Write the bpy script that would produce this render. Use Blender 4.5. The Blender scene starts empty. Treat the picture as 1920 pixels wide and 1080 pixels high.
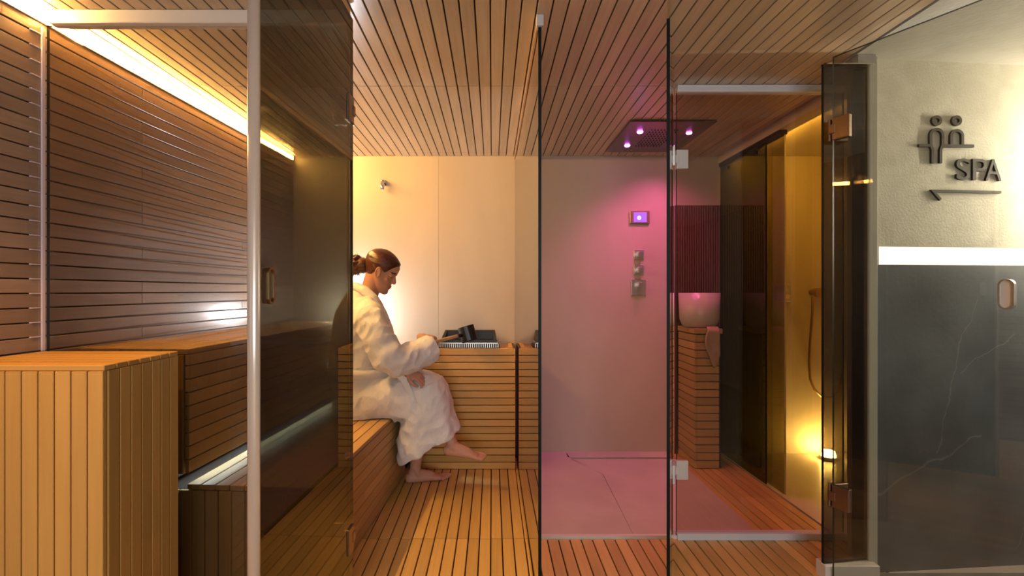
import bpy, bmesh, math, random
from mathutils import Vector, Matrix, noise
random.seed(7)
sc = bpy.context.scene
C = sc.collection
PI = math.pi

# ------------------------------------------------------------------ camera
F, CX, CY, EYE, CEIL = 907.0, 923.0, 545.0, 1.05, 1.917
cd = bpy.data.cameras.new('camera'); cam = bpy.data.objects.new('camera', cd); C.objects.link(cam)
cam.location = (0, 0, EYE); cam.rotation_euler = (PI/2, 0, 0)
cd.sensor_width = 36; cd.lens = F/1920*36; cd.shift_x = (960-CX)/1920; cd.shift_y = (CY-540)/1920
cd.clip_start = 0.02
sc.camera = cam
# ------------------------------------------------------------------ world, assumed window fill, exposure
w = bpy.data.worlds.new('world'); sc.world = w; w.use_nodes = True
w.node_tree.nodes['Background'].inputs[0].default_value = (0.75, 0.85, 1.0, 1)
w.node_tree.nodes['Background'].inputs[1].default_value = 0.6
sc.view_settings.view_transform = 'Standard'; sc.view_settings.look = 'None'
sc.view_settings.exposure = 0.25; sc.view_settings.gamma = 1.0
sc.view_settings.use_curve_mapping = False
sc.cycles.use_denoising = True
sc.cycles.transparent_max_bounces = 32
sc.cycles.max_bounces = 10
sc.cycles.sample_clamp_indirect = 6.0
def area(name, loc, rot, sx, sy, power, col):
    l = bpy.data.lights.new(name, 'AREA'); l.shape = 'RECTANGLE'; l.size = sx; l.size_y = sy
    l.energy = power; l.color = col
    o = bpy.data.objects.new(name, l); C.objects.link(o); o.location = loc; o.rotation_euler = rot
    return o
# added fill light behind the camera, standing in for daylight of an assumed window
area('assumed_window_fill', (-0.1, -2.36, 1.15), (PI/2, 0, 0), 1.6, 1.3, 44, (0.90, 0.93, 1.0))

# ------------------------------------------------------------------ constants of the place
Y0, Y1, YB = 1.51, 2.05, 3.12          # sauna front, shower front, back wall
PITCH = 0.0476
PX = 0.150                              # sauna / shower partition
def PT(px, py, Y): return Vector(((px-CX)/F*Y, Y, EYE-(py-CY)/F*Y))

# ------------------------------------------------------------------ helpers
def Wm(o):
    m = o.matrix_basis.copy(); p = o.parent
    while p: m = p.matrix_basis @ m; p = p.parent
    return m
def put(o, parent=None, world=None):
    C.objects.link(o)
    if parent is not None: o.parent = parent
    world = world if world is not None else Matrix.Identity(4)
    o.matrix_basis = (Wm(parent).inverted() @ world) if parent is not None else world
    return o
def tag(o, label, cat=None, group=None, kind=None):
    o['label'] = label
    if cat: o['category'] = cat
    if group: o['group'] = group
    if kind: o['kind'] = kind
    return o
def thing(name, loc, label, cat, group=None, kind=None):
    o = bpy.data.objects.new(name, None); o.empty_display_size = 0.05
    put(o, None, Matrix.Translation(Vector(loc)))
    return tag(o, label, cat, group, kind)
def mesh_obj(name, verts, faces, mats, parent=None, world=None, smooth=False, mi=None):
    me = bpy.data.meshes.new(name); me.from_pydata([tuple(v) for v in verts], [], faces)
    for m in (mats if isinstance(mats, (list, tuple)) else [mats]): me.materials.append(m)
    if mi: me.polygons.foreach_set('material_index', mi)
    if smooth: me.polygons.foreach_set('use_smooth', [True]*len(me.polygons))
    me.validate(); me.update()
    o = bpy.data.objects.new(name, me)
    return put(o, parent, world)
def bm_obj(name, bm, mats, parent=None, world=None, smooth=False, recalc=True):
    if recalc: bmesh.ops.recalc_face_normals(bm, faces=bm.faces)
    me = bpy.data.meshes.new(name); bm.to_mesh(me); bm.free()
    for m in (mats if isinstance(mats, (list, tuple)) else [mats]): me.materials.append(m)
    if smooth: me.polygons.foreach_set('use_smooth', [True]*len(me.polygons))
    o = bpy.data.objects.new(name, me)
    return put(o, parent, world)
_cache = {}
def box_mesh(l, wd, t, bev, mat):
    k = (round(l, 4), round(wd, 4), round(t, 4), bev, mat.name)
    if k in _cache: return _cache[k]
    bm = bmesh.new(); bmesh.ops.create_cube(bm, size=1)
    bmesh.ops.scale(bm, vec=(l, wd, t), verts=bm.verts)
    if bev > 0:
        bmesh.ops.bevel(bm, geom=list(bm.edges), offset=min(bev, t*0.45, wd*0.45, l*0.45), segments=1, affect='EDGES')
    me = bpy.data.meshes.new('board'); bm.to_mesh(me); bm.free(); me.materials.append(mat)
    _cache[k] = me
    return me
def axes(ax, ay, loc):
    ax = Vector(ax).normalized(); ay = Vector(ay); ay = (ay - ax*ay.dot(ax)).normalized(); az = ax.cross(ay)
    m = Matrix.Identity(4)
    for i in range(3): m[i][0] = ax[i]; m[i][1] = ay[i]; m[i][2] = az[i]; m[i][3] = loc[i]
    return m
def board(name, c, l, wd, t, mat, parent=None, ax=(1, 0, 0), ay=(0, 1, 0), bev=0.0015):
    """a box: length l along ax, width wd along ay, thickness t along the third axis, centred on c"""
    o = bpy.data.objects.new(name, box_mesh(l, wd, t, bev, mat))
    return put(o, parent, axes(ax, ay, Vector(c)))
def box(name, x0, x1, y0, y1, z0, z1, mat, parent=None, bev=0.0):
    return board(name, ((x0+x1)/2, (y0+y1)/2, (z0+z1)/2), x1-x0, y1-y0, z1-z0, mat, parent, bev=bev)
def ring_frame(d):
    d = d.normalized(); a = Vector((0, 0, 1)) if abs(d.z) < 0.9 else Vector((1, 0, 0))
    u = d.cross(a).normalized(); return u, d.cross(u).normalized()
def tube(bm, pts, radii, n=12, cap=True, uv=None):
    """swept tube with round ends; radii scalar or (ru, rv)"""
    pts = [Vector(p) for p in pts]
    if not isinstance(radii, (list, tuple)): radii = [radii]*len(pts)
    rings = []; u = None
    for i, p in enumerate(pts):
        d = (pts[min(i+1, len(pts)-1)] - pts[max(i-1, 0)]).normalized()
        if u is None: u, v = ring_frame(d) if uv is None else (Vector(uv), d.cross(Vector(uv)).normalized())
        u = (u - d*u.dot(d)).normalized(); v = d.cross(u).normalized()
        r = radii[i]; ru, rv = r if isinstance(r, (list, tuple)) else (r, r)
        rings.append([bm.verts.new(p + u*math.cos(2*PI*k/n)*ru + v*math.sin(2*PI*k/n)*rv) for k in range(n)])
    for a, b in zip(rings, rings[1:]):
        for k in range(n): bm.faces.new((a[k], a[(k+1) % n], b[(k+1) % n], b[k]))
    if cap:
        for ring, p, s in ((rings[0], pts[0], -1), (rings[-1], pts[-1], 1)):
            d = (pts[1]-pts[0]).normalized() if s < 0 else (pts[-1]-pts[-2]).normalized()
            r = radii[0] if s < 0 else radii[-1]; r = min(r) if isinstance(r, (list, tuple)) else r
            mid = [bm.verts.new(p + (q.co-p)*0.72 + d*s*r*0.62) for q in ring]
            c = bm.verts.new(p + d*s*r*0.85)
            for k in range(n):
                bm.faces.new((ring[k], ring[(k+1) % n], mid[(k+1) % n], mid[k]) if s > 0 else (ring[(k+1) % n], ring[k], mid[k], mid[(k+1) % n]))
                bm.faces.new((mid[k], mid[(k+1) % n], c) if s > 0 else (mid[(k+1) % n], mid[k], c))
    return rings
def cyl(bm, p0, p1, r0, r1=None, n=24):
    r1 = r0 if r1 is None else r1
    p0 = Vector(p0); p1 = Vector(p1); u, v = ring_frame(p1-p0)
    a = [bm.verts.new(p0+u*math.cos(2*PI*k/n)*r0+v*math.sin(2*PI*k/n)*r0) for k in range(n)]
    b = [bm.verts.new(p1+u*math.cos(2*PI*k/n)*r1+v*math.sin(2*PI*k/n)*r1) for k in range(n)]
    for k in range(n): bm.faces.new((a[k], a[(k+1) % n], b[(k+1) % n], b[k]))
    bm.faces.new(a[::-1]); bm.faces.new(b)
def bbox(bm, x0, x1, y0, y1, z0, z1):
    v = [bm.verts.new(p) for p in ((x0,y0,z0),(x1,y0,z0),(x1,y1,z0),(x0,y1,z0),(x0,y0,z1),(x1,y0,z1),(x1,y1,z1),(x0,y1,z1))]
    for f in ((3,2,1,0),(4,5,6,7),(0,1,5,4),(1,2,6,5),(2,3,7,6),(3,0,4,7)): bm.faces.new([v[i] for i in f])

# ------------------------------------------------------------------ materials
def new_mat(name):
    m = bpy.data.materials.new(name); m.use_nodes = True
    nt = m.node_tree; return m, nt, nt.nodes, nt.links, nt.nodes['Principled BSDF']
def plain(name, col, rough=0.5, metal=0.0, spec=0.5):
    m, nt, N, L, b = new_mat(name)
    b.inputs['Base Color'].default_value = (*col, 1); b.inputs['Roughness'].default_value = rough
    b.inputs['Metallic'].default_value = metal; b.inputs['Specular IOR Level'].default_value = spec
    return m
def emis(name, col, s):
    m, nt, N, L, b = new_mat(name); N.remove(b)
    e = N.new('ShaderNodeEmission'); e.inputs[0].default_value = (*col, 1); e.inputs[1].default_value = s
    L.new(e.outputs[0], N['Material Output'].inputs[0]); return m
def wood(name, col, rough=0.42, var=0.16, spec=0.35, dark=0.72):
    m, nt, N, L, b = new_mat(name)
    tc = N.new('ShaderNodeTexCoord'); oi = N.new('ShaderNodeObjectInfo')
    off = N.new('ShaderNodeVectorMath'); off.operation = 'SCALE'; off.inputs[0].default_value = (37.0, 19.0, 53.0)
    L.new(oi.outputs['Random'], off.inputs['Scale'])
    ad = N.new('ShaderNodeVectorMath'); ad.operation = 'ADD'
    L.new(tc.outputs['Object'], ad.inputs[0]); L.new(off.outputs[0], ad.inputs[1])
    mp = N.new('ShaderNodeMapping'); mp.inputs['Scale'].default_value = (2.2, 46, 46); L.new(ad.outputs[0], mp.inputs[0])
    n1 = N.new('ShaderNodeTexNoise'); n1.inputs['Scale'].default_value = 1.6; n1.inputs['Detail'].default_value = 5; L.new(mp.outputs[0], n1.inputs['Vector'])
    mp2 = N.new('ShaderNodeMapping'); mp2.inputs['Scale'].default_value = (1.2, 4, 4); L.new(ad.outputs[0], mp2.inputs[0])
    n2 = N.new('ShaderNodeTexNoise'); n2.inputs['Scale'].default_value = 1.5; n2.inputs['Detail'].default_value = 2; L.new(mp2.outputs[0], n2.inputs['Vector'])
    mx = N.new('ShaderNodeMath'); mx.operation = 'MULTIPLY_ADD'; mx.inputs[1].default_value = 0.55
    L.new(n1.outputs['Fac'], mx.inputs[0])
    m2 = N.new('ShaderNodeMath'); m2.operation = 'MULTIPLY'; m2.inputs[1].default_value = 0.45
    L.new(n2.outputs['Fac'], m2.inputs[0]); L.new(m2.outputs[0], mx.inputs[2])
    cr = N.new('ShaderNodeValToRGB'); cr.color_ramp.elements[0].position = 0.32; cr.color_ramp.elements[1].position = 0.68
    cr.color_ramp.elements[0].color = (col[0]*dark, col[1]*dark*0.96, col[2]*dark*0.9, 1); cr.color_ramp.elements[1].color = (*col, 1)
    L.new(mx.outputs[0], cr.inputs[0])
    hv = N.new('ShaderNodeHueSaturation'); L.new(cr.outputs[0], hv.inputs['Color'])
    ma = N.new('ShaderNodeMath'); ma.operation = 'MULTIPLY_ADD'; ma.inputs[1].default_value = var*2; ma.inputs[2].default_value = 1-var
    L.new(oi.outputs['Random'], ma.inputs[0]); L.new(ma.outputs[0], hv.inputs['Value'])
    L.new(hv.outputs[0], b.inputs['Base Color'])
    b.inputs['Roughness'].default_value = rough; b.inputs['Specular IOR Level'].default_value = spec
    bp = N.new('ShaderNodeBump'); bp.inputs['Strength'].default_value = 0.06; bp.inputs['Distance'].default_value = 0.002
    L.new(n1.outputs['Fac'], bp.inputs['Height']); L.new(bp.outputs[0], b.inputs['Normal'])
    return m
def mottled(name, c0, c1, scale=4.0, rough=0.5, bump=0.0, bscale=60.0, detail=6, stretch=(1, 1, 1), spec=0.3):
    m, nt, N, L, b = new_mat(name)
    tc = N.new('ShaderNodeTexCoord'); mp = N.new('ShaderNodeMapping'); mp.inputs['Scale'].default_value = stretch
    L.new(tc.outputs['Object'], mp.inputs[0])
    n = N.new('ShaderNodeTexNoise'); n.inputs['Scale'].default_value = scale; n.inputs['Detail'].default_value = detail; n.inputs['Distortion'].default_value = 0.6
    L.new(mp.outputs[0], n.inputs['Vector'])
    cr = N.new('ShaderNodeValToRGB'); cr.color_ramp.elements[0].position = 0.3; cr.color_ramp.elements[1].position = 0.7
    cr.color_ramp.elements[0].color = (*c0, 1); cr.color_ramp.elements[1].color = (*c1, 1)
    L.new(n.outputs['Fac'], cr.inputs[0]); L.new(cr.outputs[0], b.inputs['Base Color'])
    b.inputs['Roughness'].default_value = rough; b.inputs['Specular IOR Level'].default_value = spec
    if bump:
        n2 = N.new('ShaderNodeTexNoise'); n2.inputs['Scale'].default_value = bscale; n2.inputs['Detail'].default_value = 6
        L.new(tc.outputs['Object'], n2.inputs['Vector'])
        bp = N.new('ShaderNodeBump'); bp.inputs['Strength'].default_value = bump; bp.inputs['Distance'].default_value = 0.004
        L.new(n2.outputs['Fac'], bp.inputs['Height']); L.new(bp.outputs[0], b.inputs['Normal'])
    return m
def glass(name, T, f0=0.045, gloss=(1, 1, 1)):
    """one face of a pane: tinted clear pass-through plus mirror by the viewing angle (T is the tint of both faces together)"""
    m, nt, N, L, b = new_mat(name); N.remove(b)
    g = N.new('ShaderNodeNewGeometry'); d = N.new('ShaderNodeVectorMath'); d.operation = 'DOT_PRODUCT'
    L.new(g.outputs['Incoming'], d.inputs[0]); L.new(g.outputs['Normal'], d.inputs[1])
    a = N.new('ShaderNodeMath'); a.operation = 'ABSOLUTE'; L.new(d.outputs['Value'], a.inputs[0])
    s = N.new('ShaderNodeMath'); s.operation = 'SUBTRACT'; s.inputs[0].default_value = 1; L.new(a.outputs[0], s.inputs[1])
    p = N.new('ShaderNodeMath'); p.operation = 'POWER'; p.inputs[1].default_value = 5; L.new(s.outputs[0], p.inputs[0])
    q = N.new('ShaderNodeMath'); q.operation = 'MULTIPLY_ADD'; q.inputs[1].default_value = 1-f0; q.inputs[2].default_value = f0; L.new(p.outputs[0], q.inputs[0])
    t = N.new('ShaderNodeBsdfTransparent'); t.inputs[0].default_value = (*[math.sqrt(c) for c in T], 1)
    gl = N.new('ShaderNodeBsdfGlossy'); gl.inputs['Roughness'].default_value = 0.0; gl.inputs[0].default_value = (*gloss, 1)
    mx = N.new('ShaderNodeMixShader'); L.new(q.outputs[0], mx.inputs[0]); L.new(t.outputs[0], mx.inputs[1]); L.new(gl.outputs[0], mx.inputs[2])
    L.new(mx.outputs[0], N['Material Output'].inputs[0])
    return m
M_ceil = wood('ceiling_wood', (0.58, 0.44, 0.29), 0.25, 0.12, 1.0, 0.82)
M_floor = wood('floor_wood', (0.68, 0.45, 0.15), 0.36, 0.14, 0.4, 0.78)
M_wall = wood('wall_wood', (0.37, 0.26, 0.185), 0.24, 0.14, 1.0, 0.78)
M_bench = wood('bench_wood', (0.57, 0.38, 0.17), 0.5, 0.12, 0.3, 0.85)
M_heat = wood('heater_wood', (0.64, 0.36, 0.10), 0.45, 0.10, 0.3, 0.88)
M_groove = plain('groove_dark', (0.035, 0.02, 0.012), 0.8)
M_back = plain('groove_brown', (0.10, 0.06, 0.035), 0.8)
M_stone = mottled('stone_beige', (0.44, 0.36, 0.27), (0.53, 0.45, 0.34), 1.6, 0.5, 0.05, 90, 5, (1, 1, 0.5))
M_tray = mottled('stone_tray', (0.50, 0.42, 0.36), (0.60, 0.52, 0.45), 3.0, 0.32, 0.03, 120)
M_plaster = mottled('plaster_spa', (0.56, 0.53, 0.42), (0.66, 0.63, 0.51), 9.0, 0.8, 0.4, 130)
M_pceil = mottled('plaster_ceiling', (0.40, 0.38, 0.33), (0.48, 0.46, 0.40), 6.0, 0.8, 0.5, 70)
M_white = plain('corridor_paint', (0.20, 0.19, 0.18), 0.8)
M_greyfloor = mottled('stone_floor', (0.16, 0.15, 0.14), (0.24, 0.23, 0.21), 5.0, 0.25)
M_chrome = plain('chrome', (0.75, 0.73, 0.70), 0.12, 1.0)
M_alu = plain('aluminium', (0.62, 0.60, 0.57), 0.32, 1.0)
M_aluL = plain('aluminium_light', (0.72, 0.66, 0.58), 0.4, 0.15)
M_nick = plain('satin_nickel', (0.74, 0.71, 0.67), 0.35, 0.35)
M_black = plain('black_plastic', (0.012, 0.011, 0.010), 0.35)
M_edge = plain('glass_edge', (0.008, 0.009, 0.008), 0.45, 0.0, 0.15)
M_gs = glass('glass_sauna', (0.40, 0.37, 0.33))
M_gs2 = glass('glass_sauna_door', (0.13, 0.145, 0.12), 0.05)
M_gp = glass('glass_partition', (0.42, 0.40, 0.35))
M_gd = glass('glass_shower', (0.62, 0.57, 0.48))
M_gk = glass('glass_dark', (0.17, 0.16, 0.13))
M_gr = glass('glass_right_door', (0.72, 0.71, 0.66))
M_gn = glass('glass_green', (0.06, 0.062, 0.022))
M_gn2 = glass('glass_green_light', (0.26, 0.23, 0.09))
M_led = emis('led_warm', (1.0, 0.54, 0.15), 350)
M_ledc = emis('led_cool', (0.55, 0.80, 1.0), 42)
M_sign = plain('sign_metal', (0.050, 0.042, 0.033), 0.6, 0.0, 0.2)
M_brass = plain('brass', (0.45, 0.30, 0.13), 0.3, 1.0)
M_bronze = plain('bronze', (0.28, 0.19, 0.14), 0.25, 0.9)
M_steel = plain('brushed_steel', (0.50, 0.48, 0.42), 0.35, 0.9)

# ------------------------------------------------------------------ left wall frame (the wall and the benches run 4 degrees off the boards)
AN = math.atan(0.072)
LD = Vector((math.sin(AN), math.cos(AN), 0)); LN = Vector((math.cos(AN), -math.sin(AN), 0)); LA = Vector((-1.398, Y0, 0))
UP = Vector((0, 0, 1))
def LW(s, t, z): return LA + LD*s + LN*t + UP*z
def seg(o_name, s0, s1, t, z, wd, th, mat, parent, ay=UP, bev=0.0015):
    return board(o_name, LW((s0+s1)/2, t, z), s1-s0, wd, th, mat, parent, ax=LD, ay=ay, bev=bev)

# ------------------------------------------------------------------ floor
fl = tag(box('floor', -1.9, 1.225, -2.4, YB, -0.06, -0.012, M_groove), 'floor of narrow orange-brown timber boards', 'floor', kind='structure')
def gx(k): return -0.006 + k*PITCH
for k in range(-32, 26):
    xa, xb = gx(k), gx(k+1); xm = (xa+xb)/2
    if xb > 1.24: continue
    board('board', (xm, (Y1-2.4)/2-0.0005, -0.006), Y1+2.4-0.003, PITCH-0.005, 0.012, M_floor, fl, ax=(0, 1, 0), ay=(1, 0, 0))
    if xb < PX+0.02:
        board('board', (xm, (Y1+3.05)/2, -0.006), 3.05-Y1-0.003, PITCH-0.005, 0.012, M_floor, fl, ax=(0, 1, 0), ay=(1, 0, 0))
board('board', (0.1435, (Y1+3.05)/2, -0.006), 3.05-Y1-0.003, 0.0105, 0.012, M_floor, fl, ax=(0, 1, 0), ay=(1, 0, 0))
for k in range(24, 31):
    board('board', ((gx(k)+gx(k+1))/2, (Y1+YB)/2+0.01, -0.006), YB-Y1-0.03, PITCH-0.005, 0.012, M_floor, fl, ax=(0, 1, 0), ay=(1, 0, 0))
for k in range(26, 31):
    board('board', ((gx(k)+gx(k+1))/2, (1.80+Y1)/2, -0.006), Y1-1.80-0.003, PITCH-0.005, 0.012, M_floor, fl, ax=(0, 1, 0), ay=(1, 0, 0))
box('joist', 1.225, 1.48, 1.80, YB, -0.06, -0.012, M_groove, fl)
tag(box('floor_stone', 1.234, 2.6, -2.4, 1.80, -0.06, 0.0, M_greyfloor), 'polished grey stone floor below the marble wall', 'floor', kind='structure')
tag(box('floor_niche', 1.48, 2.35, 1.80, YB, -0.06, 0.0, M_tray), 'beige stone floor of the yellow lit shower', 'floor', kind='structure')
# shower tray: stone slabs with fine joints and a linear drain
tr = thing('floor_tray', (0.66, 2.58, -0.012), 'pink lit stone shower floor with diagonal joints and slot drain', 'floor', kind='structure')
def slab(name, poly, z0, z1, mat, parent):
    c = Vector((sum(p[0] for p in poly)/len(poly), sum(p[1] for p in poly)/len(poly)))
    q = []
    for p in poly:
        d = c-Vector(p[:2]); q.append(Vector(p[:2])+d.normalized()*0.0018)
    n = len(q); v = [(p.x, p.y, z0) for p in q]+[(p.x, p.y, z1) for p in q]
    f = [tuple(range(n))[::-1], tuple(range(n, 2*n))]+[(i, (i+1) % n, n+(i+1) % n, n+i) for i in range(n)]
    return mesh_obj(name, v, f, mat, parent)
TX0, TX1, TY0, TY1 = PX+0.01, 1.138, Y1+0.012, YB
jA = ((1187-CX)/F*TY0, TY0); jB = PT(1130, 892, 2.74)[:2]; dl = (0.486, 3.0)
box('tray_bed', PX+0.005, 1.14, Y1, YB, -0.02, 0.002, M_groove, tr)
slab('stone_slab', [(TX0, TY0), jA, jB, dl, (0.47, TY1), (TX0, TY1)], 0.0, 0.012, M_tray, tr)
slab('stone_slab', [jA, (TX1, TY0), (TX1, 2.985), (0.486, 2.985), jB], 0.0, 0.012, M_tray, tr)
slab('stone_slab', [(0.47, 3.018), (TX1, 3.018), (TX1, TY1), (0.47, TY1)], 0.0, 0.012, M_tray, tr)
box('slot_drain', 0.486, TX1, 2.988, 3.015, 0.0, 0.009, M_alu, tr)
box('tray_edge', PX+0.01, 0.78, Y1-0.004, Y1+0.010, -0.005, 0.014, M_aluL, tr)

# ------------------------------------------------------------------ ceiling
ce = tag(box('ceiling', -1.9, 1.52, -2.4, YB+0.1, CEIL+0.012, CEIL+0.06, M_groove), 'ceiling of narrow timber boards running to the back wall', 'ceiling', kind='structure')
for k in range(-32, 32):
    xa, xb = gx(k), gx(k+1); xm = (xa+xb)/2
    if xb < 1.335: board('board', (xm, (Y1-2.4)/2, CEIL+0.006), Y1+2.4-0.002, PITCH-0.0045, 0.012, M_ceil, ce, ax=(0, 1, 0), ay=(1, 0, 0))
    else: board('board', (xm, (Y1+1.81)/2, CEIL+0.006), Y1-1.81-0.002, PITCH-0.0045, 0.012, M_ceil, ce, ax=(0, 1, 0), ay=(1, 0, 0))
    board('board', (xm, (Y1+YB)/2, CEIL+0.006), YB-Y1-0.002, PITCH-0.0045, 0.012, M_ceil, ce, ax=(0, 1, 0), ay=(1, 0, 0))
tag(box('ceiling_plaster', 1.330, 2.75, -2.4, 1.90, CEIL-0.004, CEIL+0.011, M_pceil), 'rough grey plaster ceiling above the sign wall', 'ceiling', kind='structure')
tag(box('ceiling_niche', 1.53, 2.40, 1.90, YB+0.1, CEIL, CEIL+0.05, M_stone), 'plain ceiling of the yellow lit shower', 'ceiling', kind='structure')

# ------------------------------------------------------------------ left wall of horizontal battens
wl = tag(board('wall_left', LW(-1.2, -0.06, CEIL/2), 5.75, CEIL, 0.09, M_back, None, ax=LD, ay=UP, bev=0), 'left wall clad in horizontal wooden battens', 'wall', kind='structure')
WP = 0.0445; z = CEIL-0.03; i = 0
while z > 0.05:
    cuts = [-4.0, 1.62]
    r = i % 7
    if r in (1, 4, 5): cuts = [-4.0, 0.385, 1.62]
    elif r in (0, 3): cuts = [-4.0, -0.9, 1.62]
    elif r == 6: cuts = [-4.0, 1.05, 1.62]
    for a, b in zip(cuts, cuts[1:]):
        seg('batten', a+0.0006, b-0.0006, -0.007, z-WP/2, WP-0.004, 0.014, M_wall, wl)
    z -= WP; i += 1

# ------------------------------------------------------------------ back wall of stone panels
wb = tag(box('wall_back', -1.7, 2.4, YB+0.012, YB+0.10, -0.05, CEIL+0.05, M_groove), 'back wall of large beige stone panels', 'wall', kind='structure')
for xa, xb in ((-1.6, (822-CX)/F*YB), ((822-CX)/F*YB, PX), (PX, 1.176), (1.48, 2.35)):
    box('stone_panel', xa+0.0007, xb-0.0007, YB, YB+0.012, -0.03, CEIL+0.012, M_stone, wb)
# slats reflected in the shower screen, built solid on the back wall
M_slat = wood('slat_dark', (0.16, 0.085, 0.06), 0.5, 0.1)
box('plain_panel', 1.178, 1.478, YB, YB+0.012, 1.60, CEIL+0.012, M_stone, wb)
box('slat_backing', 1.178, 1.478, YB+0.002, YB+0.012, -0.03, 1.60, M_groove, wb)
for k in range(20):
    board('slat', (1.186+k*0.0152, YB-0.004, 0.79), 1.62, 0.010, 0.012, M_slat, wb, ax=UP, ay=(1, 0, 0), bev=0.001)

# ------------------------------------------------------------------ sign wall (right), slightly receding to the right
WA = Vector((1.423, 1.80, 0)); WD = Vector((0.613, 0.052, 0)).normalized(); WN = Vector((WD.y, -WD.x, 0))
def WPT(u, z, o=0.0): return WA + WD*u + WN*o + UP*z
def WUZ(px, py):
    k = (px-CX)/F; u = (WA.y*k-WA.x)/(WD.x-WD.y*k); Y = WA.y+WD.y*u
    return u, EYE-(py-CY)/F*Y
uz0 = WUZ(1648, 497)[1]; uz1 = WUZ(1648, 462)[1]
def marble():
    m, nt, N, L, b = new_mat('marble_dark')
    tc = N.new('ShaderNodeTexCoord')
    nz = N.new('ShaderNodeTexNoise'); nz.inputs['Scale'].default_value = 3.0; nz.inputs['Detail'].default_value = 8
    L.new(tc.outputs['Object'], nz.inputs['Vector'])
    cr = N.new('ShaderNodeValToRGB'); cr.color_ramp.elements[0].position = 0.3; cr.color_ramp.elements[1].position = 0.75
    cr.color_ramp.elements[0].color = (0.080, 0.088, 0.095, 1); cr.color_ramp.elements[1].color = (0.17, 0.185, 0.195, 1)
    L.new(nz.outputs['Fac'], cr.inputs[0])
    n2 = N.new('ShaderNodeTexNoise'); n2.inputs['Scale'].default_value = 7; n2.inputs['Detail'].default_value = 5; L.new(tc.outputs['Object'], n2.inputs['Vector'])
    sx = N.new('ShaderNodeSeparateXYZ'); L.new(tc.outputs['Object'], sx.inputs[0])
    def mth(op, a, bb, c=None):
        n = N.new('ShaderNodeMath'); n.operation = op
        for i, q in enumerate((a, bb, c)):
            if q is None: continue
            if isinstance(q, (int, float)): n.inputs[i].default_value = q
            else: L.new(q, n.inputs[i])
        return n.outputs[0]
    X, Z = sx.outputs['X'], sx.outputs['Y']   # object's X along the wall, Y upwards
    wob = mth('MULTIPLY', mth('SUBTRACT', n2.outputs['Fac'], 0.5), 0.10)
    total = None
    for (p0, p1, wd) in veins:
        d = (Vector(p1)-Vector(p0)); ln = d.length; d /= ln
        al = mth('ADD', mth('MULTIPLY', mth('SUBTRACT', X, p0[0]), d.x), mth('MULTIPLY', mth('SUBTRACT', Z, p0[1]), d.y))
        pe = mth('ADD', mth('ADD', mth('MULTIPLY', mth('SUBTRACT', X, p0[0]), -d.y), mth('MULTIPLY', mth('SUBTRACT', Z, p0[1]), d.x)), wob)
        line = mth('MAXIMUM', mth('SUBTRACT', 1.0, mth('DIVIDE', mth('ABSOLUTE', pe, 0), wd)), 0.0)
        mask = mth('MULTIPLY', mth('GREATER_THAN', al, 0.0), mth('LESS_THAN', al, ln))
        v = mth('MULTIPLY', line, mask)
        total = v if total is None else mth('MAXIMUM', total, v)
    mixn = N.new('ShaderNodeMixRGB'); mixn.inputs[2].default_value = (0.30, 0.29, 0.27, 1)
    L.new(mth('MULTIPLY', total, mth('MULTIPLY', nz.outputs['Fac'], 1.1)), mixn.inputs[0]); L.new(cr.outputs[0], mixn.inputs[1])
    L.new(mixn.outputs[0], b.inputs['Base Color'])
    b.inputs['Roughness'].default_value = 0.36; b.inputs['Specular IOR Level'].default_value = 0.4
    n3 = N.new('ShaderNodeTexNoise'); n3.inputs['Scale'].default_value = 60; n3.inputs['Detail'].default_value = 5; L.new(tc.outputs['Object'], n3.inputs['Vector'])
    bp = N.new('ShaderNodeBump'); bp.inputs['Strength'].default_value = 0.25; bp.inputs['Distance'].default_value = 0.003
    L.new(n3.outputs['Fac'], bp.inputs['Height']); L.new(bp.outputs[0], b.inputs['Normal'])
    return m
UL = 1.15                                            # length of the sign wall
def loc2(px, py):
    u, zz = WUZ(px, py); return (u-UL/2, zz-uz0/2)
veins = [(loc2(1642, 928), loc2(1842, 818), 0.006), (loc2(1757, 850), loc2(1800, 640), 0.003), (loc2(1800, 700), loc2(1905, 630), 0.0035),
         (loc2(1800, 640), loc2(1830, 560), 0.002), (loc2(1902, 1030), loc2(1925, 980), 0.003)]
M_marble = marble()
wr = thing('wall_right', WPT(UL/2, 0), 'sign wall of pale plaster over dark veined marble', 'wall', kind='structure')
board('wall_core', WPT(UL/2, CEIL/2, -0.06), UL, CEIL, 0.08, M_groove, wr, ax=WD, ay=UP, bev=0)
board('plaster_panel', WPT(UL/2, (uz1+CEIL)/2, -0.01), UL, CEIL-uz1, 0.02, M_plaster, wr, ax=WD, ay=UP, bev=0)
u0 = WUZ(1648, 480)[0]
board('plaster_panel', WPT(u0/2, (uz0+uz1)/2, -0.01), u0, uz1-uz0, 0.02, M_plaster, wr, ax=WD, ay=UP, bev=0)
board('marble_panel', WPT(UL/2, uz0/2, -0.01), UL, uz0, 0.02, M_marble, wr, ax=WD, ay=UP, bev=0)
box('niche_side', 2.30, 2.36, 1.95, YB+0.01, -0.02, CEIL, M_stone, wr)
box('niche_front', 1.43, 2.36, 1.925, 1.95, -0.02, CEIL, M_stone, wr)
M_slot = emis('slot_glow', (1.0, 0.90, 0.70), 2.6)
sl = thing('wall_slot_light', WPT((u0+UL)/2, uz0), 'long glowing light slot between plaster and marble', 'light')
board('diffuser', WPT((u0+UL)/2, (uz0+uz1)/2, -0.012), UL-u0, uz1-uz0-0.002, 0.006, M_slot, sl, ax=WD, ay=UP, bev=0)
board('trim', WPT((u0+UL)/2, uz0+0.0012, -0.006), UL-u0, 0.002, 0.012, M_aluL, sl, ax=WD, ay=UP, bev=0)
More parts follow.
